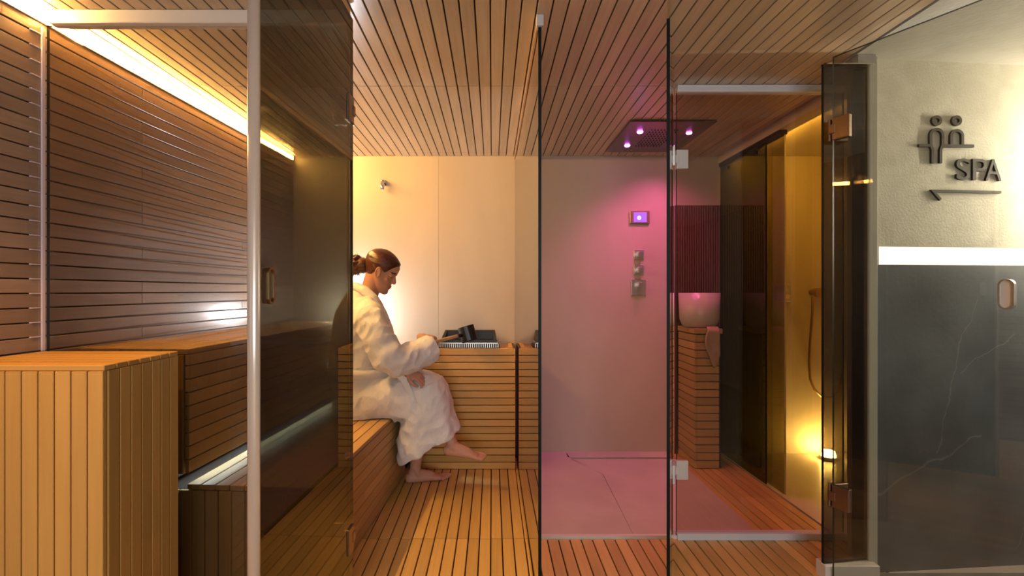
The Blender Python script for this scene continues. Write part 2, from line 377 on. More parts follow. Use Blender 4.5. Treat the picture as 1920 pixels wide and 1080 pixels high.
# wall lamp out of view, assumed from the glow on the plaster
lp = thing('assumed_wall_lamp', WPT(0.93, 1.45), 'assumed slim vertical wall lamp on the plaster', 'lamp')
board('bracket', WPT(0.93, 1.5, 0.07), 0.03, 0.06, 0.14, M_steel, lp, ax=WD, ay=UP)
board('diffuser', WPT(0.93, 1.5, 0.155), 0.03, 0.55, 0.03, emis('lamp_glow', (1.0, 0.90, 0.72), 215), lp, ax=WD, ay=UP)

# enclosing corridor behind the camera
rr = thing('wall_rear', (0, -2.4, 0), 'painted corridor wall with an assumed wide window', 'wall', kind='structure')
box('wall_piece', -2.0, -0.9, -2.5, -2.4, -0.05, CEIL+0.05, M_white, rr); box('wall_piece', 0.7, 2.75, -2.5, -2.4, -0.05, CEIL+0.05, M_white, rr)
box('wall_piece', -0.9, 0.7, -2.5, -2.4, -0.05, 0.5, M_white, rr); box('wall_piece', -0.9, 0.7, -2.5, -2.4, 1.8, CEIL+0.05, M_white, rr)
tag(box('wall_corridor', 2.65, 2.75, -2.4, 1.9, -0.05, CEIL+0.05, M_white), 'painted corridor side wall', 'wall', kind='structure')
wn = thing('assumed_window_1', (-0.1, -2.45, 0.5), 'assumed wide corridor window with a slim metal frame', 'window', kind='structure')  # window is assumed, built round the added rear fill light
for a in ((-0.9, -0.86, 0.5, 1.8), (0.66, 0.7, 0.5, 1.8), (-0.86, 0.66, 0.5, 0.54), (-0.86, 0.66, 1.76, 1.8)):
    box('assumed_window_frame', a[0], a[1], -2.48, -2.42, a[2], a[3], M_alu, wn)

# ------------------------------------------------------------------ LED strips
l1 = thing('led_strip', LW(0.5, 0.02, CEIL-0.03), 'bright warm light strip along the ceiling edge over the batten wall', 'light')
seg('light_channel', -0.13, 1.60, 0.004, CEIL-0.020, 0.036, 0.006, M_aluL, l1)
seg('diffuser', -0.13, 1.59, 0.0095, CEIL-0.018, 0.026, 0.004, M_led, l1, bev=0.001)

def assumed_downlight(x, y, power, col, label):
    t = thing('assumed_downlight', (x, y, CEIL-0.006), label, 'light')
    bm = bmesh.new(); n_ = 28; r_ = []
    for r, z_ in ((0.048, -0.001), (0.048, -0.007), (0.038, -0.007), (0.036, -0.001)):
        r_.append([bm.verts.new((x+math.cos(2*PI*k/n_)*r, y+math.sin(2*PI*k/n_)*r, CEIL+z_)) for k in range(n_)])
    for a, b in zip(r_, r_[1:]+r_[:1]):
        for k in range(n_): bm.faces.new((a[k], a[(k+1) % n_], b[(k+1) % n_], b[k]))
    bm_obj('trim_ring', bm, M_alu, t)
    bm = bmesh.new(); cyl(bm, (x, y, CEIL-0.001), (x, y, CEIL-0.004), 0.035); bm_obj('lens', bm, emis('assumed_downlight_glow', col, 12), t)
    L_ = bpy.data.lights.new('assumed_downlight_spot', 'SPOT'); L_.energy = power; L_.color = col; L_.spot_size = 1.15; L_.spot_blend = 0.8; L_.shadow_soft_size = 0.035
    put(bpy.data.objects.new('assumed_downlight_spot', L_), t, Matrix.Translation((x, y, CEIL-0.012)) @ Matrix.Rotation(math.radians(22), 4, 'X'))
assumed_downlight(-1.10, 0.72, 52, (1.0, 0.50, 0.13), 'assumed warm ceiling spot before the batten box')  # assumed lamp out of view, added to light the box front
# ------------------------------------------------------------------ benches
UT, US, UZ = 0.3865, 0.118, 0.857
ub = thing('upper_bench', LW(0.85, UT/2, 0), 'high slatted wooden sauna bench along the batten wall', 'bench')
seg('core', US+0.012, 1.58, UT/2-0.008, 0.655, 0.37, UT-0.024, M_groove, ub, bev=0)
seg('back_support', US+0.02, 1.58, 0.15, 0.43, 0.06, 0.28, M_groove, ub, bev=0)
n = 8
for k in range(n):
    seg('top_board', US, 1.58, (k+0.5)*UT/n, UZ-0.009, UT/n-0.004, 0.018, M_bench, ub, ay=LN)
zz = UZ-0.020
for k in range(9):
    hgt = 0.034 if k == 0 else 0.0405
    seg('face_batten', US, 1.58, UT-0.006, zz-hgt/2, hgt, 0.014, M_bench, ub); zz -= hgt+0.004
for k in range(8):
    board('end_batten', LW(US+0.004, (k+0.5)*(UT-0.016)/8, (zz+UZ-0.02)/2), UZ-0.02-zz, (UT-0.016)/8-0.004, 0.012, M_bench, ub, ax=UP, ay=LN)
LT, LS, LZ = 0.8094, 0.1485, 0.397
lb = thing('lower_bench', LW(0.85, 0.6, 0), 'low slatted wooden sauna bench the person sits on', 'bench')
seg('core', LS+0.014, 1.55, 0.40, 0.19, 0.37, LT-0.03, M_groove, lb, ay=UP, bev=0)
n = 9; tb = UT-0.03
for k in range(n):
    seg('top_board', LS, 1.55, tb+(k+0.5)*(LT-tb)/n, LZ-0.009, (LT-tb)/n-0.004, 0.018, M_bench, lb, ay=LN)
zz = LZ-0.020
for k in range(8):
    hh = 0.0425
    if k % 3 == 1:
        seg('face_batten', LS, 0.62, LT-0.006, zz-hh/2, hh, 0.014, M_bench, lb); seg('face_batten', 0.621, 1.31, LT-0.006, zz-hh/2, hh, 0.014, M_bench, lb)
    else: seg('face_batten', LS, 1.31, LT-0.006, zz-hh/2, hh, 0.014, M_bench, lb)
    zz -= hh+0.004
for k in range(17):
    board('end_batten', LW(LS+0.005, (k+0.5)*(LT-0.014)/17, (LZ-0.02)/2), LZ-0.022, (LT-0.014)/17-0.004, 0.012, M_bench, lb, ax=UP, ay=LN)
l2 = thing('assumed_bench_light', LW(0.85, UT-0.02, 0.42), 'assumed cool white light strip under the high bench', 'light')  # strip itself unseen, assumed from the cool light on the low bench
seg('light_channel', LS+0.03, 1.55, UT-0.045, 0.466, 0.004, 0.034, M_alu, l2)
seg('diffuser', LS+0.03, 1.55, UT-0.045, 0.460, 0.006, 0.026, M_ledc, l2, bev=0.001)

gl = Vector((-0.915, 2.985, 0.905))  # hidden lamp, assumed from the cool glow on the wall behind the person
l5 = thing('assumed_globe_lamp', (gl.x, YB, gl.z), 'assumed small cool white globe lamp on the back wall behind the person', 'lamp')
bm = bmesh.new(); cyl(bm, (gl.x, YB-0.001, gl.z), (gl.x, YB-0.012, gl.z), 0.035); bm_obj('rosette', bm, M_alu, l5)
bm = bmesh.new(); cyl(bm, (gl.x, YB-0.012, gl.z), (gl.x, gl.y+0.030, gl.z), 0.010); bm_obj('arm', bm, M_alu, l5)
bm = bmesh.new(); bmesh.ops.create_uvsphere(bm, u_segments=24, v_segments=16, radius=0.036); bm_obj('globe', bm, emis('globe_cool', (0.86, 0.90, 1.0), 380), l5, Matrix.Translation(gl), smooth=True)

# ------------------------------------------------------------------ batten clad box in front of the sauna glass
BX0, BX1, BY0, BY1, BZ = -1.385, -0.972, 1.21, 1.497, 0.863
bx = thing('batten_box', ((BX0+BX1)/2, (BY0+BY1)/2, 0), 'box clad in upright wooden battens in front of the glass', 'box')
box('core', BX0+0.012, BX1-0.012, BY0+0.012, BY1, 0.0, BZ-0.014, M_groove, bx)
nb = 10; pb = (BX1-BX0)/nb
for k in range(nb):
    board('front_batten', (BX0+(k+0.5)*pb, BY0+0.006, (BZ-0.014)/2), BZ-0.016, pb-0.0035, 0.014, M_heat, bx, ax=UP, ay=(1, 0, 0))
ns = 7; ps = (BY1-BY0-0.012)/ns
for k in range(ns):
    board('side_batten', (BX1-0.006, BY0+0.013+(k+0.5)*ps, (BZ-0.014)/2), BZ-0.016, ps-0.0025, 0.014, M_heat, bx, ax=UP, ay=(0, 1, 0))
for k in range(ns):
    pq = (BY1-BY0)/ns
    board('top_batten', ((BX0+BX1)/2, BY0+(k+0.5)*pq, BZ-0.007), BX1-BX0, pq-0.003, 0.014, M_heat, bx, ax=(1, 0, 0), ay=(0, 1, 0))

# ------------------------------------------------------------------ glass
def pane(name, a, b, z0, z1, th, mat, parent, edge=M_edge):
    a = Vector((a[0], a[1], 0)); b = Vector((b[0], b[1], 0)); d = (b-a); ln = d.length; d.normalize(); nn = Vector((-d.y, d.x, 0))
    v = []
    for zz in (z0, z1):
        for p, s in ((a, -1), (b, -1), (b, 1), (a, 1)): v.append(p+nn*s*th/2+UP*zz)
    f = [(0, 1, 5, 4), (2, 3, 7, 6), (1, 2, 6, 5), (3, 0, 4, 7), (3, 2, 1, 0), (4, 5, 6, 7)]
    return mesh_obj(name, v, f, [mat, edge], parent, mi=[0, 0, 1, 1, 1, 1])
def hinge(parent, p, d1, d2, zc, w1=0.05, h=0.08, mat=None):
    """plate pair on glass around the vertical axis p, plates along d1 and d2"""
    p = Vector((p[0], p[1], zc)); hg = None; mat = mat or M_nick
    bm = bmesh.new(); cyl(bm, p-UP*h*0.5, p+UP*h*0.5, 0.006, n=16)
    hg = bm_obj('hinge', bm, mat, parent, smooth=False)
    for d in (d1, d2):
        if d is None: continue
        d = Vector((*d, 0)).normalized()
        board('hinge_plate', p+d*(0.012+w1/2), w1, h, 0.020, mat, hg, ax=d, ay=UP, bev=0.002)
        board('hinge_knuckle', p+d*0.012, 0.022, h*0.42, 0.024, mat, hg, ax=d, ay=UP, bev=0.002)
    return hg
HZ = (EYE+0.554, EYE-0.757)
# fixed pane left of the sauna doorway
HXS = -0.436
fg = thing('glass_panel', (-0.9, Y0, 0), 'tinted fixed glass pane closing off the sauna benches', 'glass panel')
pane('pane', (-1.386, Y0), (HXS-0.012, Y0), 0.0, CEIL-0.042, 0.010, M_gs, fg)
box('top_rail', -1.368, HXS-0.012, Y0-0.022, Y0+0.018, CEIL-0.043, CEIL-0.001, M_aluL, fg, bev=0.002)
# light sealing strip that fills the batten grooves at the wall
sp = [LW(-0.014, 0.0035, 0.0), LW(-0.014, 0.0035, 0.0)]
board('seal', LW(-0.008, 0.004, (BZ+CEIL-0.05)/2), CEIL-0.05-BZ, 0.012, 0.006, plain('seal', (0.62, 0.52, 0.55), 0.4), fg, ax=UP, ay=LD)
zz = CEIL-0.03-WP
while zz > BZ+0.01:
    seg('seal_tooth', -0.045, -0.012, 0.0005, zz, 0.004, 0.008, bpy.data.materials['seal'], fg, bev=0.001); zz -= WP
# sauna door, swung open towards the camera
th = math.radians(1.7); ddir = Vector((-math.sin(th), -math.cos(th), 0))
DA = Vector((HXS, Y0-0.012, 0)); DB = DA + ddir*0.575
d1 = thing('door_1', DA, 'open tinted glass sauna door with oval finger pull', 'door', kind='structure')
pane('door_glass', DA, DB, 0.012, CEIL-0.028, 0.010, M_gs2, d1)
nd = Vector((-ddir.y, ddir.x, 0))
bm = bmesh.new()
ep = DB+ddir*0.004
prof = [(math.cos(a)*0.012, math.sin(a)*0.0085) for a in [2*PI*i/20 for i in range(20)]]
va = [bm.verts.new(ep+nd*p[0]+ddir*p[1]+UP*0.012) for p in prof]; vb = [bm.verts.new(ep+nd*p[0]+ddir*p[1]+UP*(CEIL-0.028)) for p in prof]
for i in range(20): bm.faces.new((va[i], va[(i+1) % 20], vb[(i+1) % 20], vb[i]))
bm.faces.new(va[::-1]); bm.faces.new(vb)
bm_obj('edge_profile', bm, plain('satin_profile', (0.72, 0.60, 0.50), 0.25, 0.35), d1, smooth=True)
def pill(name, c, along, across, normal, hh, ww, rim, depth, mat, mat_in, parent):
    """oval finger pull: a rim ring through the pane with a recessed plate"""
    pts = []
    for i in range(32):
        a = 2*PI*i/32; r = ww/2
        pts.append((math.cos(a)*r, math.sin(a)*r + (hh/2-r if math.sin(a) >= 0 else -(hh/2-r))))
    bm = bmesh.new(); c = Vector(c); outer = []; 
    loops = []
    for (sc_, off) in ((1.0, -depth), (1.0, depth), (1-2*rim/ww, depth), (1-2*rim/ww, -depth)):
        lp_ = []
        for x, y in pts:
            sy = 1-(1-sc_)*ww/hh
            lp_.append(bm.verts.new(c+across*x*sc_+along*y*sy+normal*off))
        loops.append(lp_)
    for a, b in ((0, 1), (1, 2), (2, 3), (3, 0)):
        for i in range(32): bm.faces.new((loops[a][i], loops[a][(i+1) % 32], loops[b][(i+1) % 32], loops[b][i]))
    o = bm_obj(name, bm, mat, parent)
    bm = bmesh.new()
    f1 = [bm.verts.new(c+across*x*(1-2*rim/ww)+along*y*(1-2*rim/hh)+normal*depth*0.35) for x, y in pts]
    f2 = [bm.verts.new(c+across*x*(1-2*rim/ww)+along*y*(1-2*rim/hh)-normal*depth*0.35) for x, y in pts]
    bm.faces.new(f1); bm.faces.new(f2[::-1])
    for i in range(32): bm.faces.new((f1[i], f1[(i+1) % 32], f2[(i+1) % 32], f2[i]))
    bm_obj('finger_recess', bm, mat_in, o)
    return o
M_pull = plain('pull_satin', (0.88, 0.78, 0.72), 0.35, 0.1)
hc = DB - ddir*0.052 + UP*1.06
pill('handle', hc, UP, ddir, nd, 0.074, 0.026, 0.004, 0.008, M_brass, M_pull, d1)
for zc in HZ: hinge(d1, (HXS, Y0-0.006), (-1, 0), tuple(ddir[:2]), zc, w1=0.045, mat=M_bronze)
# partition between sauna and shower
pg = thing('glass_partition', (PX, 2.3, 0), 'clear glass partition between sauna and shower', 'glass panel')
pane('pane', (PX, 1.525), (PX, YB-0.002), 0.0, CEIL-0.015, 0.010, M_gp, pg)
box('ceiling_channel', PX-0.008, PX+0.008, 1.53, YB-0.003, CEIL-0.020, CEIL-0.001, plain('channel_copper', (0.62, 0.45, 0.36), 0.3, 0.8), pg)
box('bracket', PX-0.011, PX+0.011, 1.515, 1.545, CEIL-0.036, CEIL-0.001, plain('bracket_grey', (0.55, 0.52, 0.50), 0.5), pg, bev=0.001)
# fixed screen in front of the shower and its rails
sx0, sx1 = (1268-CX)/F*Y1, 1.487
ss = thing('shower_screen', (1.1, Y1, 0), 'tinted glass shower screen held in grey rails', 'glass panel')
pane('pane', (sx0, Y1), (sx1, Y1), 0.012, CEIL-0.02, 0.010, M_gd, ss)
box('top_rail', sx0, sx1, Y1-0.018, Y1+0.018, CEIL-0.031, CEIL-0.001, plain('rail_grey', (0.68, 0.67, 0.66), 0.4, 0.1), ss, bev=0.001)
box('bottom_rail', sx0, sx1, Y1-0.018, Y1+0.018, 0.0, 0.028, bpy.data.materials['rail_grey'], ss, bev=0.001)
# shower door, open and seen edge on
hA = Vector(((1261-CX)/F*Y1, Y1-0.004, 0)); hB = Vector(((1253-CX)/F*1.505, 1.505, 0))
d2 = thing('door_2', hA, 'open glass shower door seen edge on', 'door', kind='structure')
dd = (hB-hA).normalized()
pane('door_glass', hA+dd*0.012, hB, 0.014, CEIL-0.02, 0.010, M_gd, d2)
for zc in HZ: hinge(d2, (hA.x, hA.y), (1, 0), tuple(dd[:2]), zc)
# dark side pane, post, open right-hand glass door
sd = thing('dark_glass_panel', (1.29, 1.76, 0), 'narrow almost black glass pane beside the sign wall', 'glass panel')
pane('pane', (1.203, 1.762), (1.385, 1.79), 0.058, CEIL-0.042, 0.010, M_gk, sd)
box('sill', 1.203, 1.40, 1.745, 1.80, -0.001, 0.056, M_aluL, sd, bev=0.002)
box('header', 1.335, 1.40, 1.765, 1.80, CEIL-0.040, CEIL-0.005, M_pceil, sd)
box('top_edge_strip', 1.203, 1.385, 1.755, 1.775, CEIL-0.0445, CEIL-0.040, M_chrome, sd)
board('post', (1.400, 1.790, CEIL/2), CEIL-0.012, 0.032, 0.03, plain('post_grey', (0.50, 0.48, 0.38), 0.45, 0.0), sd, ax=UP, ay=(1, 0, 0), bev=0.003)
rA = Vector((1.217, 1.745, 0)); rB = Vector((1.53, 1.17, 0)); rd = (rB-rA).normalized()
d3 = thing('door_3', rA, 'open clear glass door before the sign wall with oval finger pull', 'door', kind='structure')
pane('door_glass', rA+rd*0.012, rB, 0.014, CEIL-0.03, 0.010, M_gr, d3)
rn = Vector((-rd.y, rd.x, 0))
kk = (1888-CX)/F; tt = (kk*rA.y-rA.x)/(rd.x-kk*rd.y)
pill('handle', rA+rd*tt+UP*(EYE-0.010), UP, rd, rn, 0.085, 0.033, 0.004, 0.010, M_alu, M_pull, d3)
for zc in (EYE+0.578, EYE-0.735): hinge(d3, (rA.x, rA.y), (0.99, 0.14), tuple(rd[:2]), zc, w1=0.055, mat=M_bronze)
# sliding glass before the yellow lit shower
sg = thing('sliding_glass', (1.48, 2.8, 0), 'dark green sliding glass of the yellow lit shower', 'glass panel')
pane('sliding_pane', (1.470, 2.596), (1.470, YB-0.01), 0.012, 1.845, 0.008, M_gn, sg)
pane('fixed_pane', (1.490, 2.46), (1.490, 2.63), 0.012, 1.845, 0.008, M_gn2, sg, edge=plain('glass_edge_light', (0.55, 0.50, 0.30), 0.2))
box('track', 1.462, 1.500, 2.46, YB-0.002, 1.845, 1.868, M_black, sg)
for y in (2.68, 3.0):
    bm = bmesh.new(); cyl(bm, (1.455, y, 1.815), (1.466, y, 1.815), 0.014); bm_obj('roller', bm, M_black, sg)
hd = tag(box('trim_1', 1.455, 1.525, Y1+0.02, YB-0.002, 1.868, CEIL-0.001, M_stone), 'stone coloured beam above the sliding glass', 'beam', kind='structure')
l3 = thing('assumed_niche_light', (1.54, 2.6, 1.86), 'assumed warm yellow light strip beside the stone beam', 'light')  # unseen strip, added for the yellow glow along the beam
box('light_channel', 1.526, 1.532, 2.1, 3.08, 1.870, CEIL-0.002, M_aluL, l3)
box('diffuser', 1.532, 1.542, 2.1, 3.08, 1.878, 1.902, emis('led_yellow', (1.0, 0.54, 0.06), 90), l3)
l4 = thing('assumed_floor_uplight', (2.10, 3.02, 0), 'assumed round yellow floor uplight in the shower corner', 'light')  # unseen lamp, assumed from the yellow glow low on the shower wall
bm = bmesh.new(); cyl(bm, (2.10, 3.02, 0.0), (2.10, 3.02, 0.02), 0.05); bm_obj('housing', bm, M_alu, l4)
bm = bmesh.new(); cyl(bm, (2.10, 3.02, 0.02), (2.10, 3.02, 0.05), 0.04, 0.034); bm_obj('lens', bm, emis('uplight', (1.0, 0.66, 0.16), 220), l4)

# ------------------------------------------------------------------ heater cabinet, stove, ladle
HX0, HX1, HY0, HY1, HZT = -0.475, 0.135, 2.842, 3.105, 0.712
hc_ = thing('heater_cabinet', ((HX0+HX1)/2, (HY0+HY1)/2, 0), 'batten clad wooden cabinet around the sauna stove', 'cabinet')
box('core', HX0+0.002, HX1-0.012, HY0+0.014, HY1, 0.0, HZT-0.05, M_groove, hc_)
rp = HZT/17
for k in range(17):
    board('front_batten', ((HX0+HX1)/2, HY0+0.007, k*rp+rp/2), HX1-HX0, rp-0.0045, 0.014, M_heat, hc_)
    _o = hc_.children[-1]
    _o.matrix_basis = Wm(hc_).inverted() @ axes((1, 0, 0), UP, Vector(((HX0+HX1)/2, HY0+0.007, k*rp+rp/2)))
box('side_panel', HX1-0.012, HX1, HY0+0.014, HY1, 0.0, HZT, plain('heater_side', (0.03, 0.02, 0.015), 0.5), hc_)
box('top_ledge', 0.045, HX1-0.013, HY0+0.016, HY1, HZT-0.030, HZT-0.004, M_heat, hc_, bev=0.001)
box('top_ledge', 0.095, HX1-0.013, HY0+0.016, HY1, HZT-0.003, HZT+0.004, M_heat, hc_, bev=0.001)
st = thing('sauna_stove', (-0.15, 2.97, HZT-0.05), 'sauna stove with metal grille and black stone tray', 'stove')
SX0, SX1 = -0.36, 0.040
box('body', SX0, SX1, HY0+0.020, HY1-0.012, HZT-0.048, HZT+0.004, M_black, st)
bm = bmesh.new()
bbox(bm, SX0, SX1, HY0+0.018, HY0+0.026, HZT+0.024, HZT+0.030); bbox(bm, SX0, SX0+0.008, HY0+0.018, HY1-0.01, HZT+0.022, HZT+0.030)
bbox(bm, SX1-0.008, SX1, HY0+0.018, HY1-0.01, HZT+0.022, HZT+0.030); bbox(bm, SX0, SX1, HY1-0.018, HY1-0.01, HZT+0.022, HZT+0.030)
gr = bm_obj('grille_frame', bm, M_steel, st)
for k in range(32):
    x = SX0+0.006+k*(SX1-SX0-0.012)/31
    board('grille_bar', (x, HY0+0.022, HZT+0.013), 0.024, 0.005, 0.006, M_steel, gr, ax=UP, ay=(1, 0, 0), bev=0)
# black tray, flaring upwards at the rear
tx0, tx1 = PT(832, 640, 2.97).x, PT(928, 640, 2.97).x
zb, zt = HZT+0.030, PT(832, 622, 3.03).z+0.008
v = [(tx0-0.012, 2.885, zb), (tx1+0.012, 2.885, zb), (tx1+0.012, 3.075, zb), (tx0-0.012, 3.075, zb),
     (tx0-0.010, 2.885, zb+0.012), (tx1+0.010, 2.885, zb+0.012), (tx1, 3.075, zt), (tx0, 3.075, zt)]
bm = bmesh.new(); bv = [bm.verts.new(p) for p in v]
for f in ((3, 2, 1, 0), (0, 1, 5, 4), (1, 2, 6, 5), (2, 3, 7, 6), (3, 0, 4, 7)): bm.faces.new([bv[i] for i in f])
ins = [bm.verts.new(p) for p in ((tx0+0.008, 2.905, zb+0.012), (tx1-0.008, 2.905, zb+0.012), (tx1-0.014, 3.06, zt-0.006), (tx0+0.014, 3.06, zt-0.006))]
low = [bm.verts.new(p) for p in ((tx0+0.010, 2.915, zb+0.004), (tx1-0.010, 2.915, zb+0.004), (tx1-0.016, 3.05, zb+0.004), (tx0+0.016, 3.05, zb+0.004))]
for i in range(4):
    bm.faces.new((bv[4+i], bv[4+(i+1) % 4], ins[(i+1) % 4], ins[i])); bm.faces.new((ins[i], ins[(i+1) % 4], low[(i+1) % 4], low[i]))
bm.faces.new(low)
bm_obj('stone_tray', bm, plain('stove_black', (0.012, 0.011, 0.010), 0.38, 0.0, 0.3), st)
# ladle
la = PT(815, 641, 2.56); lbp = PT(864, 628.5, 2.72); lc = PT(877, 626, 2.755)
ld = thing('ladle', la, 'black sauna ladle with pale wooden handle', 'ladle')
bm = bmesh.new(); tube(bm, [la-(lbp-la).normalized()*0.06, la, la.lerp(lbp, 0.85)], [0.0105, 0.0105, 0.0098], 12); bm_obj('handle', bm, wood('ladle_wood', (0.62, 0.42, 0.22)), ld, smooth=True)
bm = bmesh.new(); tube(bm, [la.lerp(lbp, 0.8), lbp, lc], [0.009, 0.011, 0.012], 10); bm_obj('ferrule', bm, M_black, ld, smooth=True)
ca = Vector((-0.28, 0.10, 0.95)).normalized()      # axis of the tilted cup
bm = bmesh.new(); u, vv = ring_frame(ca); n = 28; rings = []
for r, o_ in ((0.0, -0.044), (0.042, -0.044), (0.046, -0.038), (0.047, 0.044), (0.043, 0.044), (0.040, -0.036), (0.0, -0.036)):
    rings.append([bm.verts.new(lc+ca*o_+(u*math.cos(2*PI*k/n)+vv*math.sin(2*PI*k/n))*max(r, 0.0005)) for k in range(n)])
for a, b in zip(rings, rings[1:]):
    for k in range(n): bm.faces.new((a[k], a[(k+1) % n], b[(k+1) % n], b[k]))
bm_obj('cup', bm, M_black, ld, smooth=False)

# wall nozzle on the back wall of the sauna
q = PT(718, 345, YB-0.03)
nz = thing('wall_nozzle', (q.x, YB, q.z), 'small chrome spray nozzle high on the sauna back wall', 'nozzle')
bm = bmesh.new(); cyl(bm, (q.x, YB-0.001, q.z+0.012), (q.x, YB-0.006, q.z+0.012), 0.020); bm_obj('rosette', bm, M_chrome, nz)
bm = bmesh.new(); tube(bm, [(q.x, YB-0.006, q.z+0.012), (q.x, YB-0.035, q.z+0.014), (q.x-0.002, YB-0.045, q.z-0.004), (q.x, YB-0.047, q.z-0.034)], [0.008, 0.009, 0.012, 0.013], 14); bm_obj('spout', bm, M_chrome, nz, smooth=True)
bm = bmesh.new(); tube(bm, [(q.x-0.016, YB-0.036, q.z+0.022), (q.x+0.016, YB-0.036, q.z+0.022)], 0.005, 10); bm_obj('lever', bm, M_chrome, nz, smooth=True)

# ------------------------------------------------------------------ shower fittings
rs_x0, rs_x1, rs_y0, rs_y1 = PT(1182, 224, 2.45).x, PT(1345, 224, 2.45).x, 786.4/321, 786.4/263
rs = thing('rain_shower_head', ((rs_x0+rs_x1)/2, (rs_y0+rs_y1)/2, CEIL-0.012), 'square dark rain shower head with purple lamps in the ceiling', 'shower head')
M_rain = plain('rain_plate', (0.20, 0.15, 0.17), 0.25, 0.8)
box('plate', rs_x0, rs_x1, rs_y0, rs_y1, CEIL-0.012, CEIL-0.0005, M_rain, rs, bev=0.002)
M_pled = emis('purple_led', (0.85, 0.12, 1.0), 30)
for (px, py) in ((1200, 243), (1176, 269), (1292, 245), (1259, 270)):
    Yl = 0.867*F/(CY-py); xl = (px-CX)/F*Yl
    bm = bmesh.new(); cyl(bm, (xl, Yl, CEIL-0.012), (xl, Yl, CEIL-0.018), 0.016, 0.013)
    lo = bm_obj('lamp_lens', bm, M_pled, rs)
    L_ = bpy.data.lights.new('purple_spot', 'SPOT'); L_.energy = 13 if px > 1250 else 6; L_.color = (1.0, 0.13, 0.48); L_.spot_size = 2.5 if px > 1250 else 1.8; L_.spot_blend = 1.0; L_.shadow_soft_size = 0.03
    put(bpy.data.objects.new('purple_spot', L_), rs, Matrix.Translation((xl, Yl, CEIL-0.03)))
bm = bmesh.new()
for i in range(9):
    for j in range(9):
        x = rs_x0+0.15+(rs_x1-rs_x0-0.3)*i/8; y = rs_y0+0.13+(rs_y1-rs_y0-0.26)*j/8
        cyl(bm, (x, y, CEIL-0.012), (x, y, CEIL-0.017), 0.0045, 0.003, 8)
nzl = bm_obj('nozzle_grid', bm, M_black, rs); nzl['kind'] = 'stuff'
def wallbox(name, px0, px1, py0, py1, dep, mat, parent, back=YB, bev=0.003):
    a = PT(px0, py1, back); b = PT(px1, py0, back)
    return box(name, a.x, b.x, back-dep, back-0.0005, a.z, b.z, mat, parent, bev=bev)
c = PT(1198, 408, YB)
cp = thing('control_panel', (c.x, YB, c.z), 'wall control panel with glowing purple power symbol', 'control panel')
M_frame = plain('panel_frame', (0.36, 0.26, 0.18), 0.35, 0.7)
wallbox('housing', 1180, 1217, 396, 420, 0.014, M_frame, cp)
fr = cp.children[0]
wallbox('screen', 1187, 1211, 399, 417, 0.016, emis('panel_purple', (0.36, 0.10, 1.0), 1.4), cp, bev=0.0)
M_icon = emis('icon_white', (1.0, 0.85, 1.0), 4)
bm = bmesh.new(); cc = PT(1198.5, 408.5, YB-0.0175); pts = [cc+Vector((math.sin(a)*0.009, 0, math.cos(a)*0.009)) for a in [0.5+i*(2*PI-1.0)/16 for i in range(17)]]
tube(bm, pts, 0.0025, 8); tube(bm, [cc+UP*0.003, cc+UP*0.012], 0.0022, 8)
bm_obj('power_symbol', bm, M_icon, cp, smooth=True)
M_knob = plain('knob_steel', (0.62, 0.60, 0.52), 0.3, 0.85)
def valve(name, px0, px1, py0, py1, kx, ky, label):
    c = PT((px0+px1)/2, (py0+py1)/2, YB)
    t = thing(name, (c.x, YB, c.z), label, 'shower valve')
    wallbox('plate', px0, px1, py0, py1, 0.008, M_knob, t)
    k = PT(kx, ky, YB); bm = bmesh.new(); cyl(bm, (k.x, YB-0.008, k.z), (k.x, YB-0.046, k.z), 0.020, 0.019, 28)
    kb = bm_obj('knob', bm, M_knob, t)
    bm = bmesh.new(); cyl(bm, (k.x, YB-0.046, k.z), (k.x, YB-0.049, k.z), 0.016, 0.014, 24); bm_obj('knob_cap', bm, M_alu, kb)
valve('shower_valve', 1188, 1207, 468, 487, 1198, 477, 'small square shower knob, upper of the two below the control panel')
valve('shower_valve', 1188, 1207, 496, 515, 1198, 506, 'small square shower knob, lower of the two, just above the mixer')
valve('shower_mixer', 1183, 1211, 523, 554, 1198, 534, 'larger pale square shower mixer plate with one knob')

# hand shower and valve in the yellow lit shower
hs = thing('hand_shower', PT(1523, 548, YB), 'brass hand shower with hanging hose on the yellow wall', 'hand shower')
k = PT(1521, 548, YB)
bm = bmesh.new(); cyl(bm, (k.x, YB-0.001, k.z), (k.x, YB-0.030, k.z), 0.018); bm_obj('wall_bracket', bm, M_brass, hs)
bm = bmesh.new(); cyl(bm, (k.x+0.012, YB-0.030, k.z), (k.x+0.012, YB-0.075, k.z-0.002), 0.030, 0.032, 28); bm_obj('spray_head', bm, M_brass, hs)
hose = [PT(px, py, YB-0.04) for px, py in ((1524, 556), (1523, 590), (1519, 640), (1517, 680), (1519, 710), (1527, 730), (1540, 743), (1556, 746), (1572, 735), (1580, 700))]
bm = bmesh.new(); tube(bm, hose, 0.0075, 10); bm_obj('hose', bm, M_brass, hs, smooth=True)
nv = thing('niche_valve', PT(1467, 550, YB), 'chrome valve plate on the wall behind the green glass', 'shower valve')
wallbox('plate', 1453, 1482, 535, 566, 0.006, M_alu, nv)
k = PT(1468, 556, YB)
bm = bmesh.new(); cyl(bm, (k.x, YB-0.006, k.z), (k.x, YB-0.05, k.z), 0.018); bm_obj('knob', bm, M_chrome, nv)
k = PT(1468, 543, YB)
bm = bmesh.new(); cyl(bm, (k.x, YB-0.006, k.z), (k.x, YB-0.03, k.z), 0.010); tube(bm, [(k.x, YB-0.03, k.z-0.004), (k.x, YB-0.03, k.z+0.022)], 0.006, 8); bm_obj('lever', bm, M_chrome, nv)

